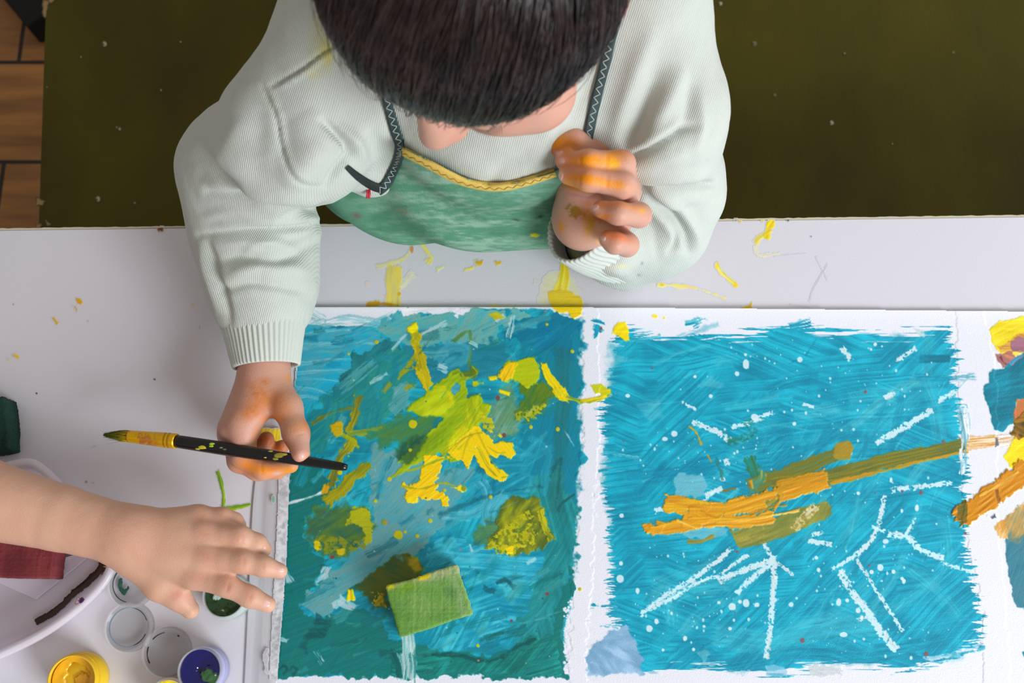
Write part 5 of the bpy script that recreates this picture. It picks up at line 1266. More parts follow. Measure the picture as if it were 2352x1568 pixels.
# eyelashes and brows (small, mostly hidden under the fringe)
for sx in (1, -1):
    Vl, Fl = [], []
    for i in range(26):
        t = i / 25; a = hd(sx * (.018 + .024 * t), .079 - .007 * (2*t-1)**2, -.0175); b = a + HM @ np.array((sx * .002 * (t - .3), .0050, -.0035))
        v, f = tube([a, (a + b) / 2 + HM @ np.array((0, 0, -.001)), b], [.0002, .00017, .00005], 4); o_ = len(Vl); Vl += v; Fl += [tuple(k + o_ for k in q_) for q_ in f]
    link('eyelashes', pymesh('eyelashes', Vl, Fl), mat('lash', (18, 12, 10), .5), child)
# ---- hair ----
M_hair = mat('hair', (27, 18, 18), .30, spec=.6, var=(70, .7, (66, 46, 42)), streak=(1, 1, 1), coat=.15)
def hairbound(az):
    # lower limit of the hair (in local up) by azimuth; az = 0 at the face
    c = math.cos(az)
    return np.interp(c, [-1, -.4, 0, .45, .8, 1], [-.070, -.055, -.035, -.026, -.012, -.008])
rgh = np.random.RandomState(5)
EL_ = np.array((.0745, .0825, .076)); ECEN = np.array((0, -.008, .012))
def onell(d, lift): 
    d = d / np.linalg.norm(d); k = 1 / math.sqrt(((d / EL_) ** 2).sum()); p = d * k
    n = p / EL_ ** 2; n /= np.linalg.norm(n); return ECEN + p + n * lift, n
crown = np.array((.12, -.74, .62)); crown /= np.linalg.norm(crown)
cx = np.cross(crown, (0, 1, 0)); cx /= np.linalg.norm(cx); cy = np.cross(crown, cx); cy = -cy if cy[1] < 0 else cy
Vh, Fh = [], []; NS = 19000
clumps = rgh.rand(230) * 2 * math.pi
clift = rgh.rand(230)
segs = 10
for i in range(NS):
    frontal = rgh.rand() < .72
    ph = rgh.normal() * .85 if frontal else rgh.rand() * 2 * math.pi
    ci = int(rgh.rand() * 230)
    if rgh.rand() < .75: ci = int(np.argmin(np.abs((clumps - ph + math.pi) % (2*math.pi) - math.pi)))
    cj = clumps[ci]; 
    dphi = (cj - ph + math.pi) % (2 * math.pi) - math.pi
    th0 = .04 + 1.75 * rgh.rand() ** .75
    lay = rgh.rand(); lng = .9 + .8 * rgh.rand()
    swirl = .28 + .15 * rgh.normal()
    cen = (abs(dphi) < .35)
    pts = []
    w0 = .00022 + .00026 * rgh.rand()
    jit = rgh.normal() * .03; fly = .007 * rgh.rand() if rgh.rand() < .05 else 0; wav = rgh.rand() * 6.28
    for k in range(segs + 1):
        t = k / segs; th = th0 + lng * t
        p_ = ph + jit * t + swirl * (1 - math.exp(-th)) - .28 + (dphi * t * .75 if cen else 0) + .03 * math.sin(wav + t * 5)
        d = crown * math.cos(th) + (cy * math.cos(p_) + cx * math.sin(p_)) * math.sin(th)
        lift = .0016 + (.0030 + .0045 * min(1, abs(math.sin(p_)) + (math.cos(p_) < 0))) * math.sin(min(1, t * 1.15) * math.pi * .62) * (.25 + .75 * lay) + .0010 * math.sin(wav * 3 + t * 4) + .0040 * (clift[ci] - .5) * t + fly * t * t
        pt, n = onell(d, lift)
        az = math.atan2(pt[0], pt[1]); lim = hairbound(az) - .006 * lay - .005 * math.sin(7 * az + 1) + .009 * (clift[ci] - .5) + .004 * math.sin(19 * az)
        if pt[2] < lim and k > 1: break
        pts.append(pt)
    if len(pts) < 4: continue
    b = len(Vh); m_ = len(pts)
    for k, pt in enumerate(pts):
        t = k / (m_ - 1); w = w0 * (.55 + .45 * (1 - t)) * (1 if t < .97 else .25) + .00003
        nn_ = pt - ECEN; nn_ /= np.linalg.norm(nn_)
        tg = pts[min(k+1, m_-1)] - pts[max(k-1, 0)]; sd_ = np.cross(tg, nn_); sd_ /= np.linalg.norm(sd_) + 1e-9
        Vh += [pt + sd_ * w * 1.5, pt + nn_ * w, pt - sd_ * w * 1.5]
    for k in range(m_ - 1):
        for j in range(3): Fh.append((b+k*3+j, b+k*3+(j+1)%3, b+(k+1)*3+(j+1)%3, b+(k+1)*3+j))
Vh = np.array(Vh) @ HM.T + HC
hair = link('hair', arrmesh('hair', Vh, Fh), M_hair, child)
# scalp layer of short dense hair under the strands
def scalp(f, p):
    q_ = (p - HC) @ HM; az = np.arctan2(q_[:, 0], q_[:, 1]); lim = np.interp(np.cos(az), [-1, -.4, 0, .45, .8, 1], [-.066, -.050, -.030, -.010, .014, .020])
    return np.maximum(f, lim - q_[:, 2])
fs = Field([(0, 0, [Ell(hd(*ECEN), EL_ + .0018, HM)])], extra=scalp)
Vs, Qs = surfnet(fs, HC - .11, HC + .11, .002, smooth=1)
link('hair_base', arrmesh('hair_base', Vs, Qs), M_hair, hair)
# ---- sweatshirt ----
MS = []
torso = [Ell((-.010, .400, TZ + .095), (.120, .100, .150)), Ell((-.012, .42, TZ - .10), (.108, .095, .16)), Cone((-.098, .400, TZ + .190), (.078, .400, TZ + .190), .050), Ell((-.01, .345, TZ + .15), (.085, .07, .07))]
armL = [Cone(W3(815, 290, .125), W3(850, 372, .104), .036, .026), Cone(np.array((-.100, .385, TZ + .185)), W3(690, 300, .150), .052, .050), Cone(W3(690, 300, .150), W3(562, 395, .090), .050, .046), Cone(W3(562, 395, .090), W3(585, 520, .056), .048, .047), Cone(W3(585, 520, .056), W3(600, 640, .050), .046, .042), Cone(W3(600, 640, .050), W3(605, 705, .046), .040, .034)]
armR = [Cone(np.array((.082, .385, TZ + .190)), W3(1510, 270, .150), .050, .046), Cone(W3(1510, 270, .150), W3(1528, 430, .075), .046, .043), Cone(W3(1528, 430, .075), W3(1500, 520, .044), .043, .040), Cone(W3(1500, 520, .044), W3(1432, 590, .030), .036, .024), Cone(W3(1432, 590, .030), W3(1442, 622, .018), .024, .013), Cone(W3(1500, 520, .046), W3(1395, 540, .075), .036, .032), Cone(W3(1395,560,.045), W3(1370, 560, .055), .026, .022)]
groups = [(.02, .03, torso), (.022, .016, armL), (.022, .016, armR)]
cuts = [(.006, Cone(hd(0, -.03, -.06), hd(0, .0, .02), .062, .085))]
sweatF0 = Field(groups, cuts)
torsoF = Field([(.02, .03, torso)])
lo = np.array((-.34, .0, TZ - .25)); hi = np.array((.26, .58, TZ + .30))
def floorcut(f, p):      # the sleeves rest on the table and flatten against it
    on = p[:, 1] < .300
    return np.where(on, np.maximum(f, (TZ + .0009 + .0042 * sstep(.245, .225, p[:, 1])) - p[:, 2]), f)
sweatF = Field(groups, cuts, floorcut)
V, Q = surfnet(sweatF, lo, hi, .0019, smooth=2)
N = vnormals(V, Q)
# folds: (points, width px, amplitude mm, asymmetric shift)
folds = [
 # left sleeve
 ([(742,278),(788,323),(808,362)],9,-6,0),([(770,290),(815,325),(840,370)],16,2.5,0),([(800,345),(780,380),(748,425)],10,-4,0),([(790,360),(830,300),(890,270)],26,2.5,0),([(740,330),(690,390),(655,430)],34,3.5,0),
 ([(455,300),(540,380),(600,440),(640,470)],22,3.5,0),([(470,345),(520,410),(580,455)],14,-3,0),
 ([(478,440),(560,452),(650,478),(750,492)],10,-4.5,0),([(480,420),(600,440),(740,470)],16,3,0),
 ([(640,498),(690,488),(752,470)],7,-5,0),([(500,520),(600,505),(745,500)],16,3.5,0),
 ([(460,540),(560,528),(660,522),(752,508)],8,-3.5,0),([(500,560),(620,548),(740,530)],14,3,0),([(510,600),(560,590),(640,600),(720,560)],12,-3,0),
 ([(520,640),(600,610),(700,620)],15,2.6,0),([(505,672),(580,650),(690,668)],10,-2.5,0),([(560,585),(600,560),(690,575)],10,2,0),
 ([(482,560),(500,640),(520,700),(528,740)],9,-3.5,0),([(462,560),(476,640),(500,710)],10,2.5,0),
 ([(600,196),(628,262),(640,330),(665,390),(705,425),(750,428)],4,-1.8,0),([(608,190),(640,262),(652,330),(680,385),(720,415)],5,1.2,0),
 ([(880,58),(800,92),(745,120),(690,160),(620,196)],4,-2.2,0),([(880,66),(800,102),(745,130),(694,170),(626,206)],5,1.4,0),
 ([(600,240),(590,300),(600,360)],30,-2.5,0),([(560,270),(530,330),(560,400)],26,2,0),([(690,260),(720,320),(700,370)],40,2.5,0),([(640,260),(650,320),(640,370)],26,-2.5,0),
 ([(620,540),(680,545),(730,525)],9,-2.2,0),([(470,500),(520,485),(600,490)],12,2.2,0),
 # right sleeve
 ([(1440,366),(1500,338),(1555,305),(1600,290)],9,-5.5,0),([(1440,345),(1500,318),(1560,285)],18,3.5,0),([(1440,395),(1500,372),(1580,345)],22,3,0),
 ([(1478,432),(1540,434),(1600,430),(1642,424)],7,-6,0),([(1470,412),(1550,410),(1635,400)],14,3,0),([(1490,455),(1560,460),(1620,452)],16,2.5,0),
 ([(1405,340),(1430,250),(1465,150),(1500,70)],24,3.5,0),([(1445,330),(1480,240),(1520,150)],22,-3,0),([(1480,330),(1530,240),(1570,150)],22,3,0),([(1550,330),(1580,260),(1590,180)],16,-2.4,0),([(1600,340),(1612,280),(1606,220)],12,2,0),
 ([(1470,440),(1530,480),(1570,530),(1580,575)],8,-4.5,0),([(1490,430),(1545,462),(1590,520),(1600,560)],12,3,0),([(1460,450),(1510,490),(1545,540),(1548,572)],14,3,0),
 ([(1535,575),(1548,560),(1552,520)],8,-3.5,0),([(1450,470),(1500,530),(1510,590)],12,-2,0),([(1460,445),(1490,434)],8,-4,0),
 ([(1330,590),(1400,612),(1450,640)],14,1.8,0),([(1300,565),(1360,600),(1420,596)],6,-2,0),
 # chest
 ([(1010,330),(1100,400),(1180,402),(1262,350)],30,2,0),([(1290,180),(1270,260),(1255,330)],26,1.6,0),([(1290,330),(1330,240),(1370,160)],20,-1.5,0),
 ([(860,150),(880,200),(850,260)],26,1.5,0),([(900,330),(880,300),(870,270)],20,1.5,0),([(1130,420),(1150,390),(1200,380)],20,-2,0)]
def applyfolds(V, N, folds, wfun=None):
    pu, pv = proj(V); f = np.clip(facing(V, N) * 2.5 + .35, 0, 1)
    D = np.zeros(len(V))
    for pts, w_, amp, sh in folds:
        pts = smoothpts(pts, n=4) if len(pts) > 2 else pts
        xs = [p[0] for p in pts]; ys = [p[1] for p in pts]; m_ = w_ * 3
        k = (pu > min(xs) - m_) & (pu < max(xs) + m_) & (pv > min(ys) - m_) & (pv < max(ys) + m_)
        if not k.any(): continue
        d, t, s_ = linesd(pu[k], pv[k], pts)
        D[k] += amp * .00145 * np.exp(-(d / w_) ** 2) * np.sin(np.clip(t * .92 + .04, 0, 1) * math.pi) ** .6
    return D * f
D = applyfolds(V, N, folds)
D += (noise3(V, 26, 5) - .5) * .008 * sstep(.0, .02, V[:, 2] - TZ + .0) + (noise3(V, 70, 8) - .5) * .0016
V2 = V + N * D[:, None]
zf = TZ + .0009 + .0042 * sstep(.245, .225, V2[:, 1]); on = (V2[:, 1] < .300) & (V2[:, 2] < zf); V2[on, 2] = zf[on]
V2 = relax(V2, Q, .4)
zf = TZ + .0009 + .0042 * sstep(.245, .225, V2[:, 1]); on = (V2[:, 1] < .300) & (V2[:, 2] < zf); V2[on, 2] = zf[on]
C = np.ones((len(V2), 3)) * lin(np.array((196, 201, 192)))
N2 = vnormals(V2, Q)
C = paint_on(V2, N2, C, [(745,110,26,40,20,(196,190,110),.6,.5),(752,125,12,30,0,(200,190,90),.7,.6),(735,60,18,40,0,(196,190,120),.5,.5),(720,170,20,16,0,(206,200,120),.4,.6),
   (1310,580,10,5,30,(200,206,80),.7,.8),(1318,590,12,4,30,(230,196,60),.8,.8),(1352,604,8,10,0,(226,164,40),.9,.9),(1350,598,34,5,22,(230,200,100),.7,.8),(1385,626,20,3,25,(220,180,90),.7,.8),(1425,612,18,4,-5,(226,214,130),.5,.8),(1475,605,3,3,0,(90,90,90),.8,0),(1468,632,3,3,0,(100,100,100),.8,0)])
def fabric_mat():
    m = mat('sweat_cotton', (255, 255, 255), .92, vcol=True, sheen=.25, sss=0, spec=.2)
    nt = m.node_tree; N_ = nt.nodes; L = nt.links; b = N_['Principled BSDF']; tc = N_.new('ShaderNodeTexCoord')
    mp = N_.new('ShaderNodeMapping'); mp.inputs['Rotation'].default_value = (0, 0, .35); L.new(tc.outputs['Object'], mp.inputs['Vector'])
    wv = N_.new('ShaderNodeTexWave'); wv.inputs['Scale'].default_value = 240; wv.inputs['Distortion'].default_value = 1.2; wv.inputs['Detail'].default_value = 2; L.new(mp.outputs[0], wv.inputs['Vector'])
    n = N_.new('ShaderNodeTexNoise'); n.inputs['Scale'].default_value = 1300; L.new(tc.outputs['Object'], n.inputs['Vector'])
    ad = N_.new('ShaderNodeMath'); ad.operation = 'ADD'; L.new(wv.outputs['Fac'], ad.inputs[0]); L.new(n.outputs['Fac'], ad.inputs[1])
    bp = N_.new('ShaderNodeBump'); bp.inputs['Distance'].default_value = .00028; L.new(ad.outputs[0], bp.inputs['Height']); L.new(bp.outputs['Normal'], b.inputs['Normal'])
    return m
M_sweat = fabric_mat()
sweat = link('sweatshirt', arrmesh('sweatshirt', V2, Q, C), M_sweat, child)
SWBVH = BVHTree.FromPolygons([tuple(v) for v in V2], [tuple(x) for x in Q])
# cuffs: ribbed tubes with a turned-in edge
def cuff(path, rads, ribs, flat, seam_rot=0, inn_len=.02, up=(0, 0, 1)):
    pts = [np.array(p, float) for p in path]; n = ribs * 6
    full = smoothpts([tuple(p) + (r, fl) for p, r, fl in zip(pts, rads, flat)], n=10)
    outer = [(np.array(q_[:3]), q_[3], q_[4]) for q_ in full]
    end = outer[-1]; tdir = outer[-1][0] - outer[-2][0]; tdir /= np.linalg.norm(tdir)
    prof = [(p, r, fl, 1) for p, r, fl in outer]
    for dz, dr_, rb in ((.0010, -.0004, .8), (.0014, -.0013, .5), (.0008, -.0021, .3), (-.002, -.0024, .3), (-.010, -.0022, .2), (-inn_len, -.0020, .2)):
        prof.append((end[0] + tdir * dz, end[1] + dr_, end[2], rb))
    V, Fc = [], []
    for i, (p, r, fl, rb) in enumerate(prof):
        j = min(max(i, 1), len(outer) - 1); t = outer[j][0] - outer[j-1][0]; t /= np.linalg.norm(t)
        s = np.cross(t, up); s /= np.linalg.norm(s); u_ = np.cross(s, t)
        for k in range(n):
            a = 2*math.pi*k/n; rr = r + rb * .00062 * math.cos(ribs * a) + .0006 * math.sin(3 * a + i * .1)
            V.append(p + (math.cos(a) * s + math.sin(a) * u_ * fl) * rr)
    for i in range(len(prof) - 1):
        for k in range(n): Fc.append((i*n+k, i*n+(k+1)%n, (i+1)*n+(k+1)%n, (i+1)*n+k))
    return V, Fc
M_cuff = mat('cuff_rib', (200, 205, 196), .9, bump=(1500, .0003), sheen=.2, spec=.2)
V, Fc = cuff([W3(606,690,.046), W3(607,735,.046), W3(609,790,.046), W3(611,838,.045)], [.0325, .0318, .0282, .0252], 46, [1.0, .98, .92, .86])
cf = link('cuff', pymesh('cuff', V, Fc), M_cuff, sweat); 
V, Fc = cuff([W3(1425,575,.048), W3(1385,556,.072), W3(1352,538,.093), W3(1326,522,.106)], [.027, .0278, .0272, .0262], 40, [1, 1, 1, 1])
link('cuff', pymesh('cuff', V, Fc), M_cuff, sweat)
# seam where the cuff is sewn on
V, Fc = tube([W3(606,700,.046) + np.array((math.cos(a) * .0335, .002 * math.sin(a * 2) - .003 * math.sin(a), math.sin(a) * .033)) for a in np.linspace(0, 2*math.pi, 80)], .0013, 8, cap=False)
link('cuff_seam', pymesh('cuff_seam', V, Fc), M_cuff, sweat)
# end of the lower sleeve layer drooping on the table
# ---- apron ----
bib = [(924,338),(985,365),(1060,404),(1115,424),(1180,420),(1262,396),(1330,370),(1340,330),(1420,330),(1440,620),(1200,640),(1100,640),(700,640),(700,400),(760,300),(800,386),(835,415),(878,440),(900,405)]
def apron_extra(f, p):
    pu, pv = proj(p); d = polysd(pu, pv, bib) * .00028
    front = (p[:, 1] - .40) + 0
    shell = np.maximum(f - .0, -(f + .0042))
    return np.maximum(np.maximum(shell, d), np.maximum(p[:, 1] - .425, p[:, 2] - (TZ + .19)))
ap_t = torso + []
class Off:
    pass
apSolid = Field([(.03, .03, [Ell((-.020, .402, TZ - .05), (.138, .080, .20)), Ell((-.018, .356, TZ + .058), (.132, .088, .066)), Ell((-.098, .372, TZ + .035), (.074, .078, .085)), Ell((.052, .365, TZ + .040), (.070, .080, .075)), Ell((-.010, .345, TZ + .15), (.089, .076, .075)), Ell((-.010, .400, TZ + .095), (.124, .104, .154))])])
def apF(p, c=None, rad=0):
    f = apSolid(p) + .0030 * np.sin((p[:, 0] * .9 + p[:, 2]) * 75) * sstep(.0, -.09, p[:, 0])
    f = apron_extra(f, p)
    return np.where(p[:, 1] < .325, np.maximum(f, TZ + .0012 - p[:, 2]), f)
lo = np.array((-.19, .22, TZ - .22)); hi = np.array((.15, .44, TZ + .20))
V, Q = surfnet(apF, lo, hi, .0017, smooth=1)
C = np.ones((len(V), 3)) * lin(np.array((88, 146, 116)))
pu, pv = proj(V)
n1 = fbm(pu / 130 + pv / 200, pv / 16, 5, 21); n2 = fbm(pu / 22, pv / 3.5, 4, 22)
m = np.clip(sstep(.36, .74, n1 * .5 + n2 * .5 + .0) * np.exp(-((pu - 1060) / 210) ** 2) * 1.1, 0, .75)[:, None]
C = C * (1 - m) + lin(np.array((158, 190, 170))) * m
m = (sstep(.54, .72, fbm(pu / 90, pv / 40, 3, 30)) * .5)[:, None]; C = C * (1 - m) + lin(np.array((58, 112, 84))) * m
N = vnormals(V, Q)
C = paint_on(V, N, C, [(818,496,12,7,0,(120,90,84),.9,.8),(925,485,14,6,20,(130,120,100),.6,.8),(1230,540,10,5,-10,(226,210,10),1.2,1.0),(1266,521,12,4,0,(206,206,10),1.2,1.0),(1185,505,10,3,10,(60,84,80),.8,.8),(1240,498,10,4,-30,(50,74,66),.8,.8)])
M_apron = mat('apron_cloth', (255, 255, 255), .75, vcol=True, bump=(1100, .0003), spec=.3)
apron = link('apron', arrmesh('apron', V, Q, C), M_apron, child)
APB = BVHTree.FromPolygons([tuple(v) for v in np.concatenate([V])], [tuple(x) for x in Q])
def onsurf(px, py, fallback=None):
    best = None; px = float(px); py = float(py)
    for b in (APB, SWBVH):
        h = cast(b, px, py)
        if h[0] is not None:
            d = (h[0] - Vector(CAMP)).length
            if best is None or d < best[0]: best = (d, np.array(h[0]), np.array(h[1]))
    return best
def ribbon(pts, wpx, th, name, m, parent, lift=.0012, surf=None, stitch=None):
    """a flat band following the cloth under it; pts in pixels"""
    c = smoothpts(pts, n=6); rows = []
    last = None
    for i, q_ in enumerate(c):
        a = c[max(i-1, 0)]; b = c[min(i+1, len(c)-1)]; t = b - a; t /= np.linalg.norm(t) + 1e-9; nn_ = np.array((-t[1], t[0]))
        w_ = wpx if not hasattr(wpx, '__len__') else np.interp(i / (len(c)-1), np.linspace(0, 1, len(wpx)), wpx)
        r = []
        for s in (-1, -.5, 0, .5, 1):
            x, y = q_ + nn_ * w_ / 2 * s
            h = (surf or onsurf)(x, y)
            if h is None: h = last
            if h is None: h = onsurf(*[float(z) for z in c[len(c) // 2]])
            last = h
            n = h[2] / np.linalg.norm(h[2]); 
            if n @ (CAMP - h[1]) < 0: n = -n
            dp = depth(h[1][None])[0]
            r.append((P_at(x, y, dp), n))
        rows.append(r)
    dd = np.array([[depth(v[0][None])[0] for v in r] for r in rows])
    k = np.ones(5) / 5
    ds = np.array([np.convolve(np.pad(dd[:, j], 2, mode='edge'), k, 'valid') for j in range(5)]).T
    ds = np.minimum(ds, dd + .0005)
    V = []; Fc = []
    L = len(rows)
    for i, r in enumerate(rows):
        for j, (p, n) in enumerate(r):
            x, y = proj(p[None]); q2 = P_at(float(x[0]), float(y[0]), ds[i, j] - lift - (.0004 if j in (1, 2, 3) else 0)); V.append(q2)
    for i, r in enumerate(rows):
        for j, (p, n) in enumerate(r):
            q2 = V[i*5+j]; d = (CAMP - q2); d /= np.linalg.norm(d); V.append(q2 - d * th)
    o_ = L * 5
    for i in range(L - 1):
        for j in range(4):
            Fc.append((i*5+j, i*5+j+1, (i+1)*5+j+1, (i+1)*5+j)); Fc.append((o_+i*5+j, o_+(i+1)*5+j, o_+(i+1)*5+j+1, o_+i*5+j+1))
        Fc.append((i*5, (i+1)*5, o_+(i+1)*5, o_+i*5)); Fc.append((i*5+4, o_+i*5+4, o_+(i+1)*5+4, (i+1)*5+4))
    Fc.append((0, o_, o_+1, o_+2, o_+3, o_+4, 4, 3, 2, 1)); e = (L-1)*5; Fc.append((e, e+1, e+2, e+3, e+4, o_+e+4, o_+e+3, o_+e+2, o_+e+1, o_+e))
    ob = link(name, pymesh(name, V, Fc), m, parent)
    if stitch:
        sc_, amp, off, per = stitch
        Vt = []; 
        tot = 0; path = []
        for i in range(L - 1):
            for s in range(3):
                t = s / 3; A_ = [np.array(V[i*5+j]) * (1-t) + np.array(V[(i+1)*5+j]) * t for j in range(5)]
                path.append(A_)
        pth = []
        acc = 0
        for i, A_ in enumerate(path):
            if i: acc += np.linalg.norm(A_[2] - path[i-1][2])
            z_ = off + amp * (2 * abs((acc / per) % 1 - .5) * 2 - 1)
            k_ = (z_ + 1) * 2; j = int(min(max(k_, 0), 3)); fr = min(max(k_ - j, 0), 1)
            q2 = A_[j] * (1 - fr) + A_[j+1] * fr; d = CAMP - q2; d /= np.linalg.norm(d); pth.append(q2 + d * .0004)
        Vt, Ft = tube(pth, .00024, 5)
        link('stitching', pymesh('stitching', Vt, Ft), sc_, ob)
    return ob
def P_at(px, py, d):
    x = (px - W/2) / F; y = (H/2 - py) / F
    return np.array((x * d, (y * cT + sT) * d, TZ + CAMH + (y * sT - cT) * d))
M_yel = mat('yellow_binding', (224, 192, 92), .7, bump=(900, .0003), var=(90, .4, (206, 172, 80)))
M_drk = mat('dark_binding', (46, 66, 68), .7, bump=(900, .0003)); M_blk = mat('black_binding', (34, 38, 38), .7, bump=(900, .0003))
M_thr = mat('thread_pale', (206, 214, 206), .7); M_thd = mat('thread_brown', (150, 120, 60), .7); 
ribbon([(922,345),(955,362),(990,380),(1030,402),(1068,418),(1110,427),(1150,429),(1190,422),(1230,411),(1275,396)], 21, .0012, 'yellow_trim', M_yel, apron, lift=.0016, stitch=(M_thd, .25, .45, .006))
st = (M_thr, .55, 0, .0058)
ribbon([(872,60),(878,140),(888,225),(897,262),(908,300),(918,335),(912,370),(900,400),(886,425),(868,440)], [22,22,22,24,24,22,22,22], .0012, 'apron_strap', M_drk, apron, lift=.0018, stitch=st)
ribbon([(798,384),(818,402),(840,418),(862,430),(880,434)], [12,18,20,20], .0012, 'apron_binding', M_blk, apron, lift=.0022)
ribbon([(1414,-30),(1412,20),(1407,64),(1398,110),(1385,165),(1370,225),(1358,280),(1346,338),(1330,395)], [26,26,25,24,23,22], .0012, 'apron_strap', M_drk, apron, lift=.0018, stitch=st)
h = onsurf(845, 445)
V = []; Fc = []
for dx in (-3, 3):
    c = []
    for t in np.linspace(0, 1, 8):
        q_ = P_at(845 + dx * .8 + 1.5 * math.sin(t * 3), 432 + 22 * t, depth(h[1][None])[0] - .004 - .002 * math.sin(t * 3.1)); c.append(q_)
    v, f = tube(c, .0009, 8); o_ = len(V); V += v; Fc += [tuple(k + o_ for k in z) for z in f]
link('red_tag', pymesh('red_tag', V, Fc), mat('red_cord', (196, 50, 66), .6), apron)
# ---- trousers and legs under the table ----
tr_f = Field([(.03, .02, [Ell((-.012, .44, TZ - .20), (.112, .10, .085)), Cone((-.07, .42, TZ - .225), (-.085, .235, TZ - .21), .058, .046), Cone((.046, .42, TZ - .225), (.062, .235, TZ - .21), .058, .046), Cone((-.085, .235, TZ - .215), (-.088, .205, TZ - .50), .045, .034), Cone((.062, .235, TZ - .215), (.066, .205, TZ - .50), .045, .034)])], extra=lambda f, p: np.where(p[:, 1] > .30, np.maximum(f, TZ + BZ + .0015 - p[:, 2]), f))
V, Q = surfnet(tr_f, (-.2, .12, .06), (.16, .58, TZ - .10), .004, smooth=1)
link('trousers', arrmesh('trousers', V, Q), mat('trouser_cloth', (58, 64, 78), .85), child)
for sx in (-.088, .066):
    ff = Field([(.01, .012, [Cone((sx, .205, .062), (sx, .20, .03), .026, .03), Cone((sx, .215, .032), (sx, .12, .026), .031, .029)])], extra=lambda f, p: np.maximum(f, .001 - p[:, 2]))
    V, Q = surfnet(ff, (sx - .06, .06, -.01), (sx + .06, .27, .12), .004, smooth=1)
    link('shoe', arrmesh('shoe', V, Q), mat('shoe_cloth', (70, 72, 76), .7), child)
# ======================= the second child: bare arm reaching in from the left =======================
arm = [(.014, .003, [Cone(W3(-520, 960, .10), W3(-60, 1140, .072), .034, .0285), Cone(W3(-60, 1140, .072), W3(140, 1188, .064), .0285, .0230), Cone(W3(140, 1188, .064), W3(300, 1232, .060), .0230, .0205), Cone(W3(-520, 960, .10), W3(-900, 1000, .20), .035, .034)]),
    (.012, .007, chain([(300,1222,.060),(455,1190,.058)],[.0150,.0098]) + chain([(302,1232,.062),(470,1225,.063)],[.0155,.0100]) + chain([(302,1242,.062),(474,1276,.064)],[.0155,.0102]) + chain([(300,1248,.060),(450,1318,.060)],[.0155,.0102]) + chain([(310,1250,.056),(385,1305,.052)],[.0145,.0105])),
    (.004, .004, chain([(452,1192,.058),(512,1188,.057),(538,1196,.052),(551,1206,.045)],[.0092,.0070,.0060,.0050])),
    (.004, .004, chain([(468,1228,.063),(550,1232,.064),(590,1248,.058),(607,1261,.051)],[.0098,.0074,.0064,.0052])),
    (.004, .004, chain([(474,1278,.064),(556,1290,.066),(606,1300,.063),(643,1311,.059)],[.0100,.0075,.0066,.0054])),
    (.004, .004, chain([(450,1320,.060),(520,1344,.062),(574,1370,.059),(616,1388,.055)],[.0100,.0076,.0068,.0056])),
    (.010, .006, chain([(322,1288,.053),(366,1345,.050),(408,1370,.047),(437,1400,.043)],[.0140,.0100,.0084,.0066]))]
s0 = P(-900, 1000, .20)
HC2 = s0 + np.array((-.075, .005, .165))
f2 = np.array((.84, .10, -.53)); f2 /= np.linalg.norm(f2); r2b = np.cross(f2, (0, 0, 1)); r2b /= np.linalg.norm(r2b); u2b = np.cross(r2b, f2); 
HM2 = np.stack([r2b, f2, u2b], 1)
def moved(q):
    if isinstance(q, Ell): return Ell(HC2 + HM2 @ (HM.T @ (q.c - HC)), q.rr, HM2)
    return Cone(HC2 + HM2 @ (HM.T @ (q.a - HC)), HC2 + HM2 @ (HM.T @ (q.b - HC)), q.ra, q.rb)
arm += [(k1, k2, [moved(q) for q in pr]) for k1, k2, pr in head]
tb = s0 + np.array((-.10, .0, -.12))
arm += [(.02, .01, [Cone(HC2 + HM2 @ np.array((0, -.03, -.05)), s0 + np.array((-.10, 0, .02)), .036, .040)]), (.03, .03, [Ell(tb, (.060, .085, .17)), Cone(s0 + np.array((-.09, -.07, -.01)), s0 + np.array((-.09, .07, -.01)), .034), Cone(s0 + np.array((-.10, .05, -.30)), (s0[0] - .10, s0[1] + .05, .06), .045, .026), Cone(s0 + np.array((-.10, -.05, -.30)), (s0[0] - .10, s0[1] - .05, .06), .045, .026), Cone(s0 + np.array((-.09, .07, -.02)), s0, .034, .036), Cone(s0 + np.array((-.09, -.075, -.02)), s0 + np.array((-.06, -.10, -.20)), .034, .028), Cone(s0 + np.array((-.06, -.10, -.20)), s0 + np.array((.0, -.10, -.34)), .028, .020), Ell(s0 + np.array((.012, -.10, -.375)), (.016, .026, .036))])]
aF = Field(arm)
V, Q = surfnet(aF, s0 + (-.26, -.22, -s0[2] + .02), np.array((-.15, s0[1] + .24, s0[2] + .32)), .00125, smooth=2)
N = vnormals(V, Q)
V = creases(V, N, [([(518,1178),(518,1200)],3,-.3),([(556,1224),(556,1246)],3,-.35),([(560,1280),(558,1302)],3,-.35),([(527,1338),(518,1362)],4,-.5),([(578,1362),(572,1382)],3,-.4),([(606,1294),(604,1312)],2.5,-.3),([(470,1250),(520,1256)],5,-.5)])
V = V + N * ((noise3(V, 45, 3) - .5) * .0022)[:, None]
C = np.ones((len(V), 3)) * lin(np.array((212, 166, 140)))
n1 = noise3(V, 40, 12)[:, None]; C = C * (1 - .3 * sstep(.42, .62, n1)) + lin(np.array((204, 144, 122))) * .3 * sstep(.42, .62, n1)
RD = (196, 122, 100)
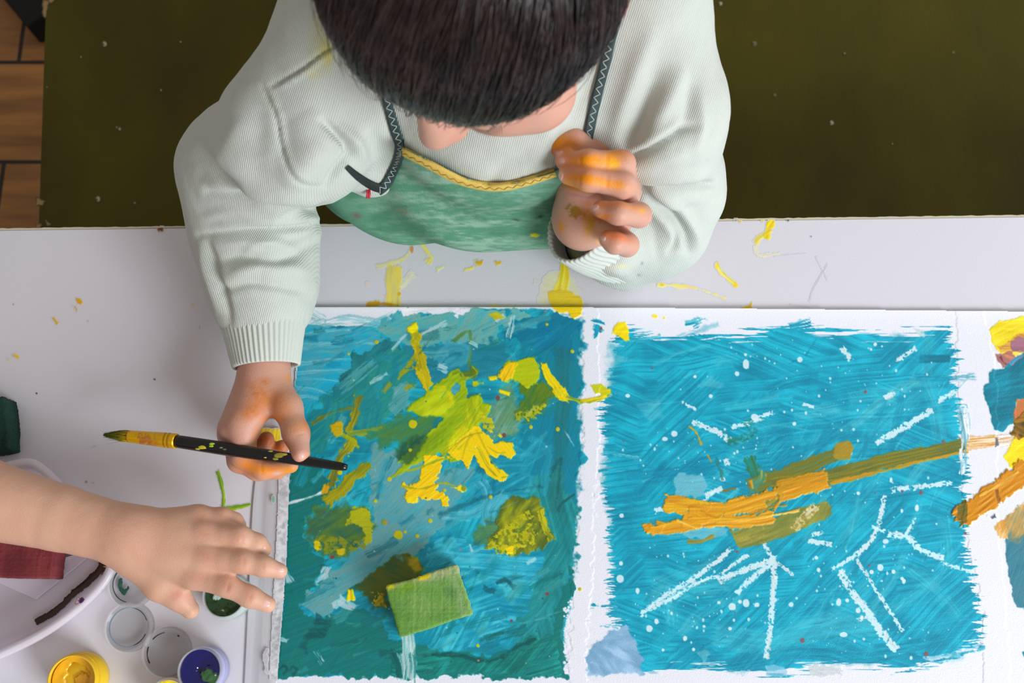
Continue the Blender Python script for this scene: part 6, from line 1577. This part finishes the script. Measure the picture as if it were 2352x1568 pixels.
C = paint_on(V, N, C, [(457,1188,16,12,0,RD,.4,.3),(470,1228,18,12,0,RD,.4,.3),(474,1278,20,14,0,RD,.45,.3),(450,1326,26,16,0,RD,.4,.3),(512,1186,10,10,0,RD,.35,0),(552,1233,12,12,0,RD,.4,0),(557,1290,12,12,0,RD,.4,0),(522,1346,14,14,20,(176,104,82),.6,0),(574,1370,10,12,20,(190,112,92),.45,0),(412,1366,16,12,20,(220,140,120),.4,0),(606,1300,10,10,0,RD,.3,0),(645,1311,12,10,0,(236,176,160),.6,0),(612,1390,12,10,0,(236,180,166),.6,0)])
nl2 = [(644,1309,13,10,8),(612,1386,15,12,22),(609,1259,9,7,30)]
other = empty('person', tuple(float(t) for t in P(-900, 1000, .0)), 'bare forearm and spread hand of another child reaching over the tub from the left', 'person')
link('body', arrmesh('body', V, Q, C), M_skin, other)
b2 = BVHTree.FromPolygons([tuple(v) for v in V], [tuple(x) for x in Q])
nailplates(b2, nl2, other, M_nail)
# that child's clothes and hair
sF = Field([(.02, .02, [Cone(W3(-700, 965, .150), s0 + np.array((-.01, .0, .0)), .060, .062), Cone(s0 + np.array((-.01, 0, 0)), s0 + np.array((-.09, .07, -.01)), .060, .050), Cone(s0 + np.array((-.09, -.08, -.01)), s0 + np.array((-.075, -.10, -.10)), .046, .044), Ell(tb, (.078, .104, .19)), Ell(tb + (0, 0, -.10), (.082, .102, .12))])],
    cuts=[(0, Cone(W3(-560, 950, .12), W3(-700, 966, .148), .049, .046)), (0, Cone(s0 + np.array((-.073, -.10, -.11)), s0 + np.array((-.06, -.10, -.20)), .037, .037)), (.002, Cone(HC2 + HM2 @ np.array((0, -.03, -.05)), s0 + np.array((-.10, 0, .045)), .046, .046))],
    extra=lambda f, p: np.maximum(f, (tb[2] - .17) - p[:, 2]))
V, Q = surfnet(sF, s0 + (-.26, -.22, -.40), s0 + (.20, .22, .14), .003, smooth=1)
V = V + vnormals(V, Q) * ((noise3(V, 24, 9) - .5) * .012)[:, None]
link('shirt', arrmesh('shirt', V, Q), mat('shirt_cotton', (120, 134, 150), .9), other)
tF2 = Field([(.02, .02, [Ell(s0 + np.array((-.10, 0, -.30)), (.072, .095, .07)), Cone(s0 + np.array((-.10, .05, -.30)), (s0[0] - .10, s0[1] + .05, .05), .055, .038), Cone(s0 + np.array((-.10, -.05, -.30)), (s0[0] - .10, s0[1] - .05, .05), .055, .038)])])
V, Q = surfnet(tF2, (s0[0] - .25, s0[1] - .2, .0), (s0[0] + .1, s0[1] + .2, s0[2] - .2), .004, smooth=1)
V[:, 2] = np.maximum(V[:, 2], .03)
link('trousers', arrmesh('trousers', V, Q), mat('brown_trousers', (92, 78, 62), .85), other)
for sy in (-.05, .05):
    cx0, cy0 = s0[0] - .10, s0[1] + sy
    ff = Field([(.01, .012, [Cone((cx0, cy0, .055), (cx0, cy0, .03), .027, .03), Cone((cx0, cy0, .032), (cx0 + .08, cy0, .026), .031, .029)])], extra=lambda f, p: np.maximum(f, .001 - p[:, 2]))
    V, Q = surfnet(ff, (cx0 - .06, cy0 - .06, -.01), (cx0 + .13, cy0 + .06, .12), .004, smooth=1)
    link('shoe', arrmesh('shoe', V, Q), mat('shoe_cloth', (70, 72, 76), .7), other)
M1 = Matrix.Identity(4); M2 = Matrix.Identity(4)
for i in range(3):
    for j in range(3): M1[i][j] = float(HM[i, j]); M2[i][j] = float(HM2[i, j])
    M1[i][3] = float(HC[i]); M2[i][3] = float(HC2[i])
TM = M2 @ M1.inverted()
h2 = bpy.data.objects.new('hair', hair.data); col.objects.link(h2); h2.parent = other
h2.matrix_parent_inverse = Matrix.Translation(-Vector(other.location)) @ TM
hb2 = bpy.data.objects.new('hair_base', bpy.data.objects['hair_base'].data); col.objects.link(hb2); hb2.parent = h2
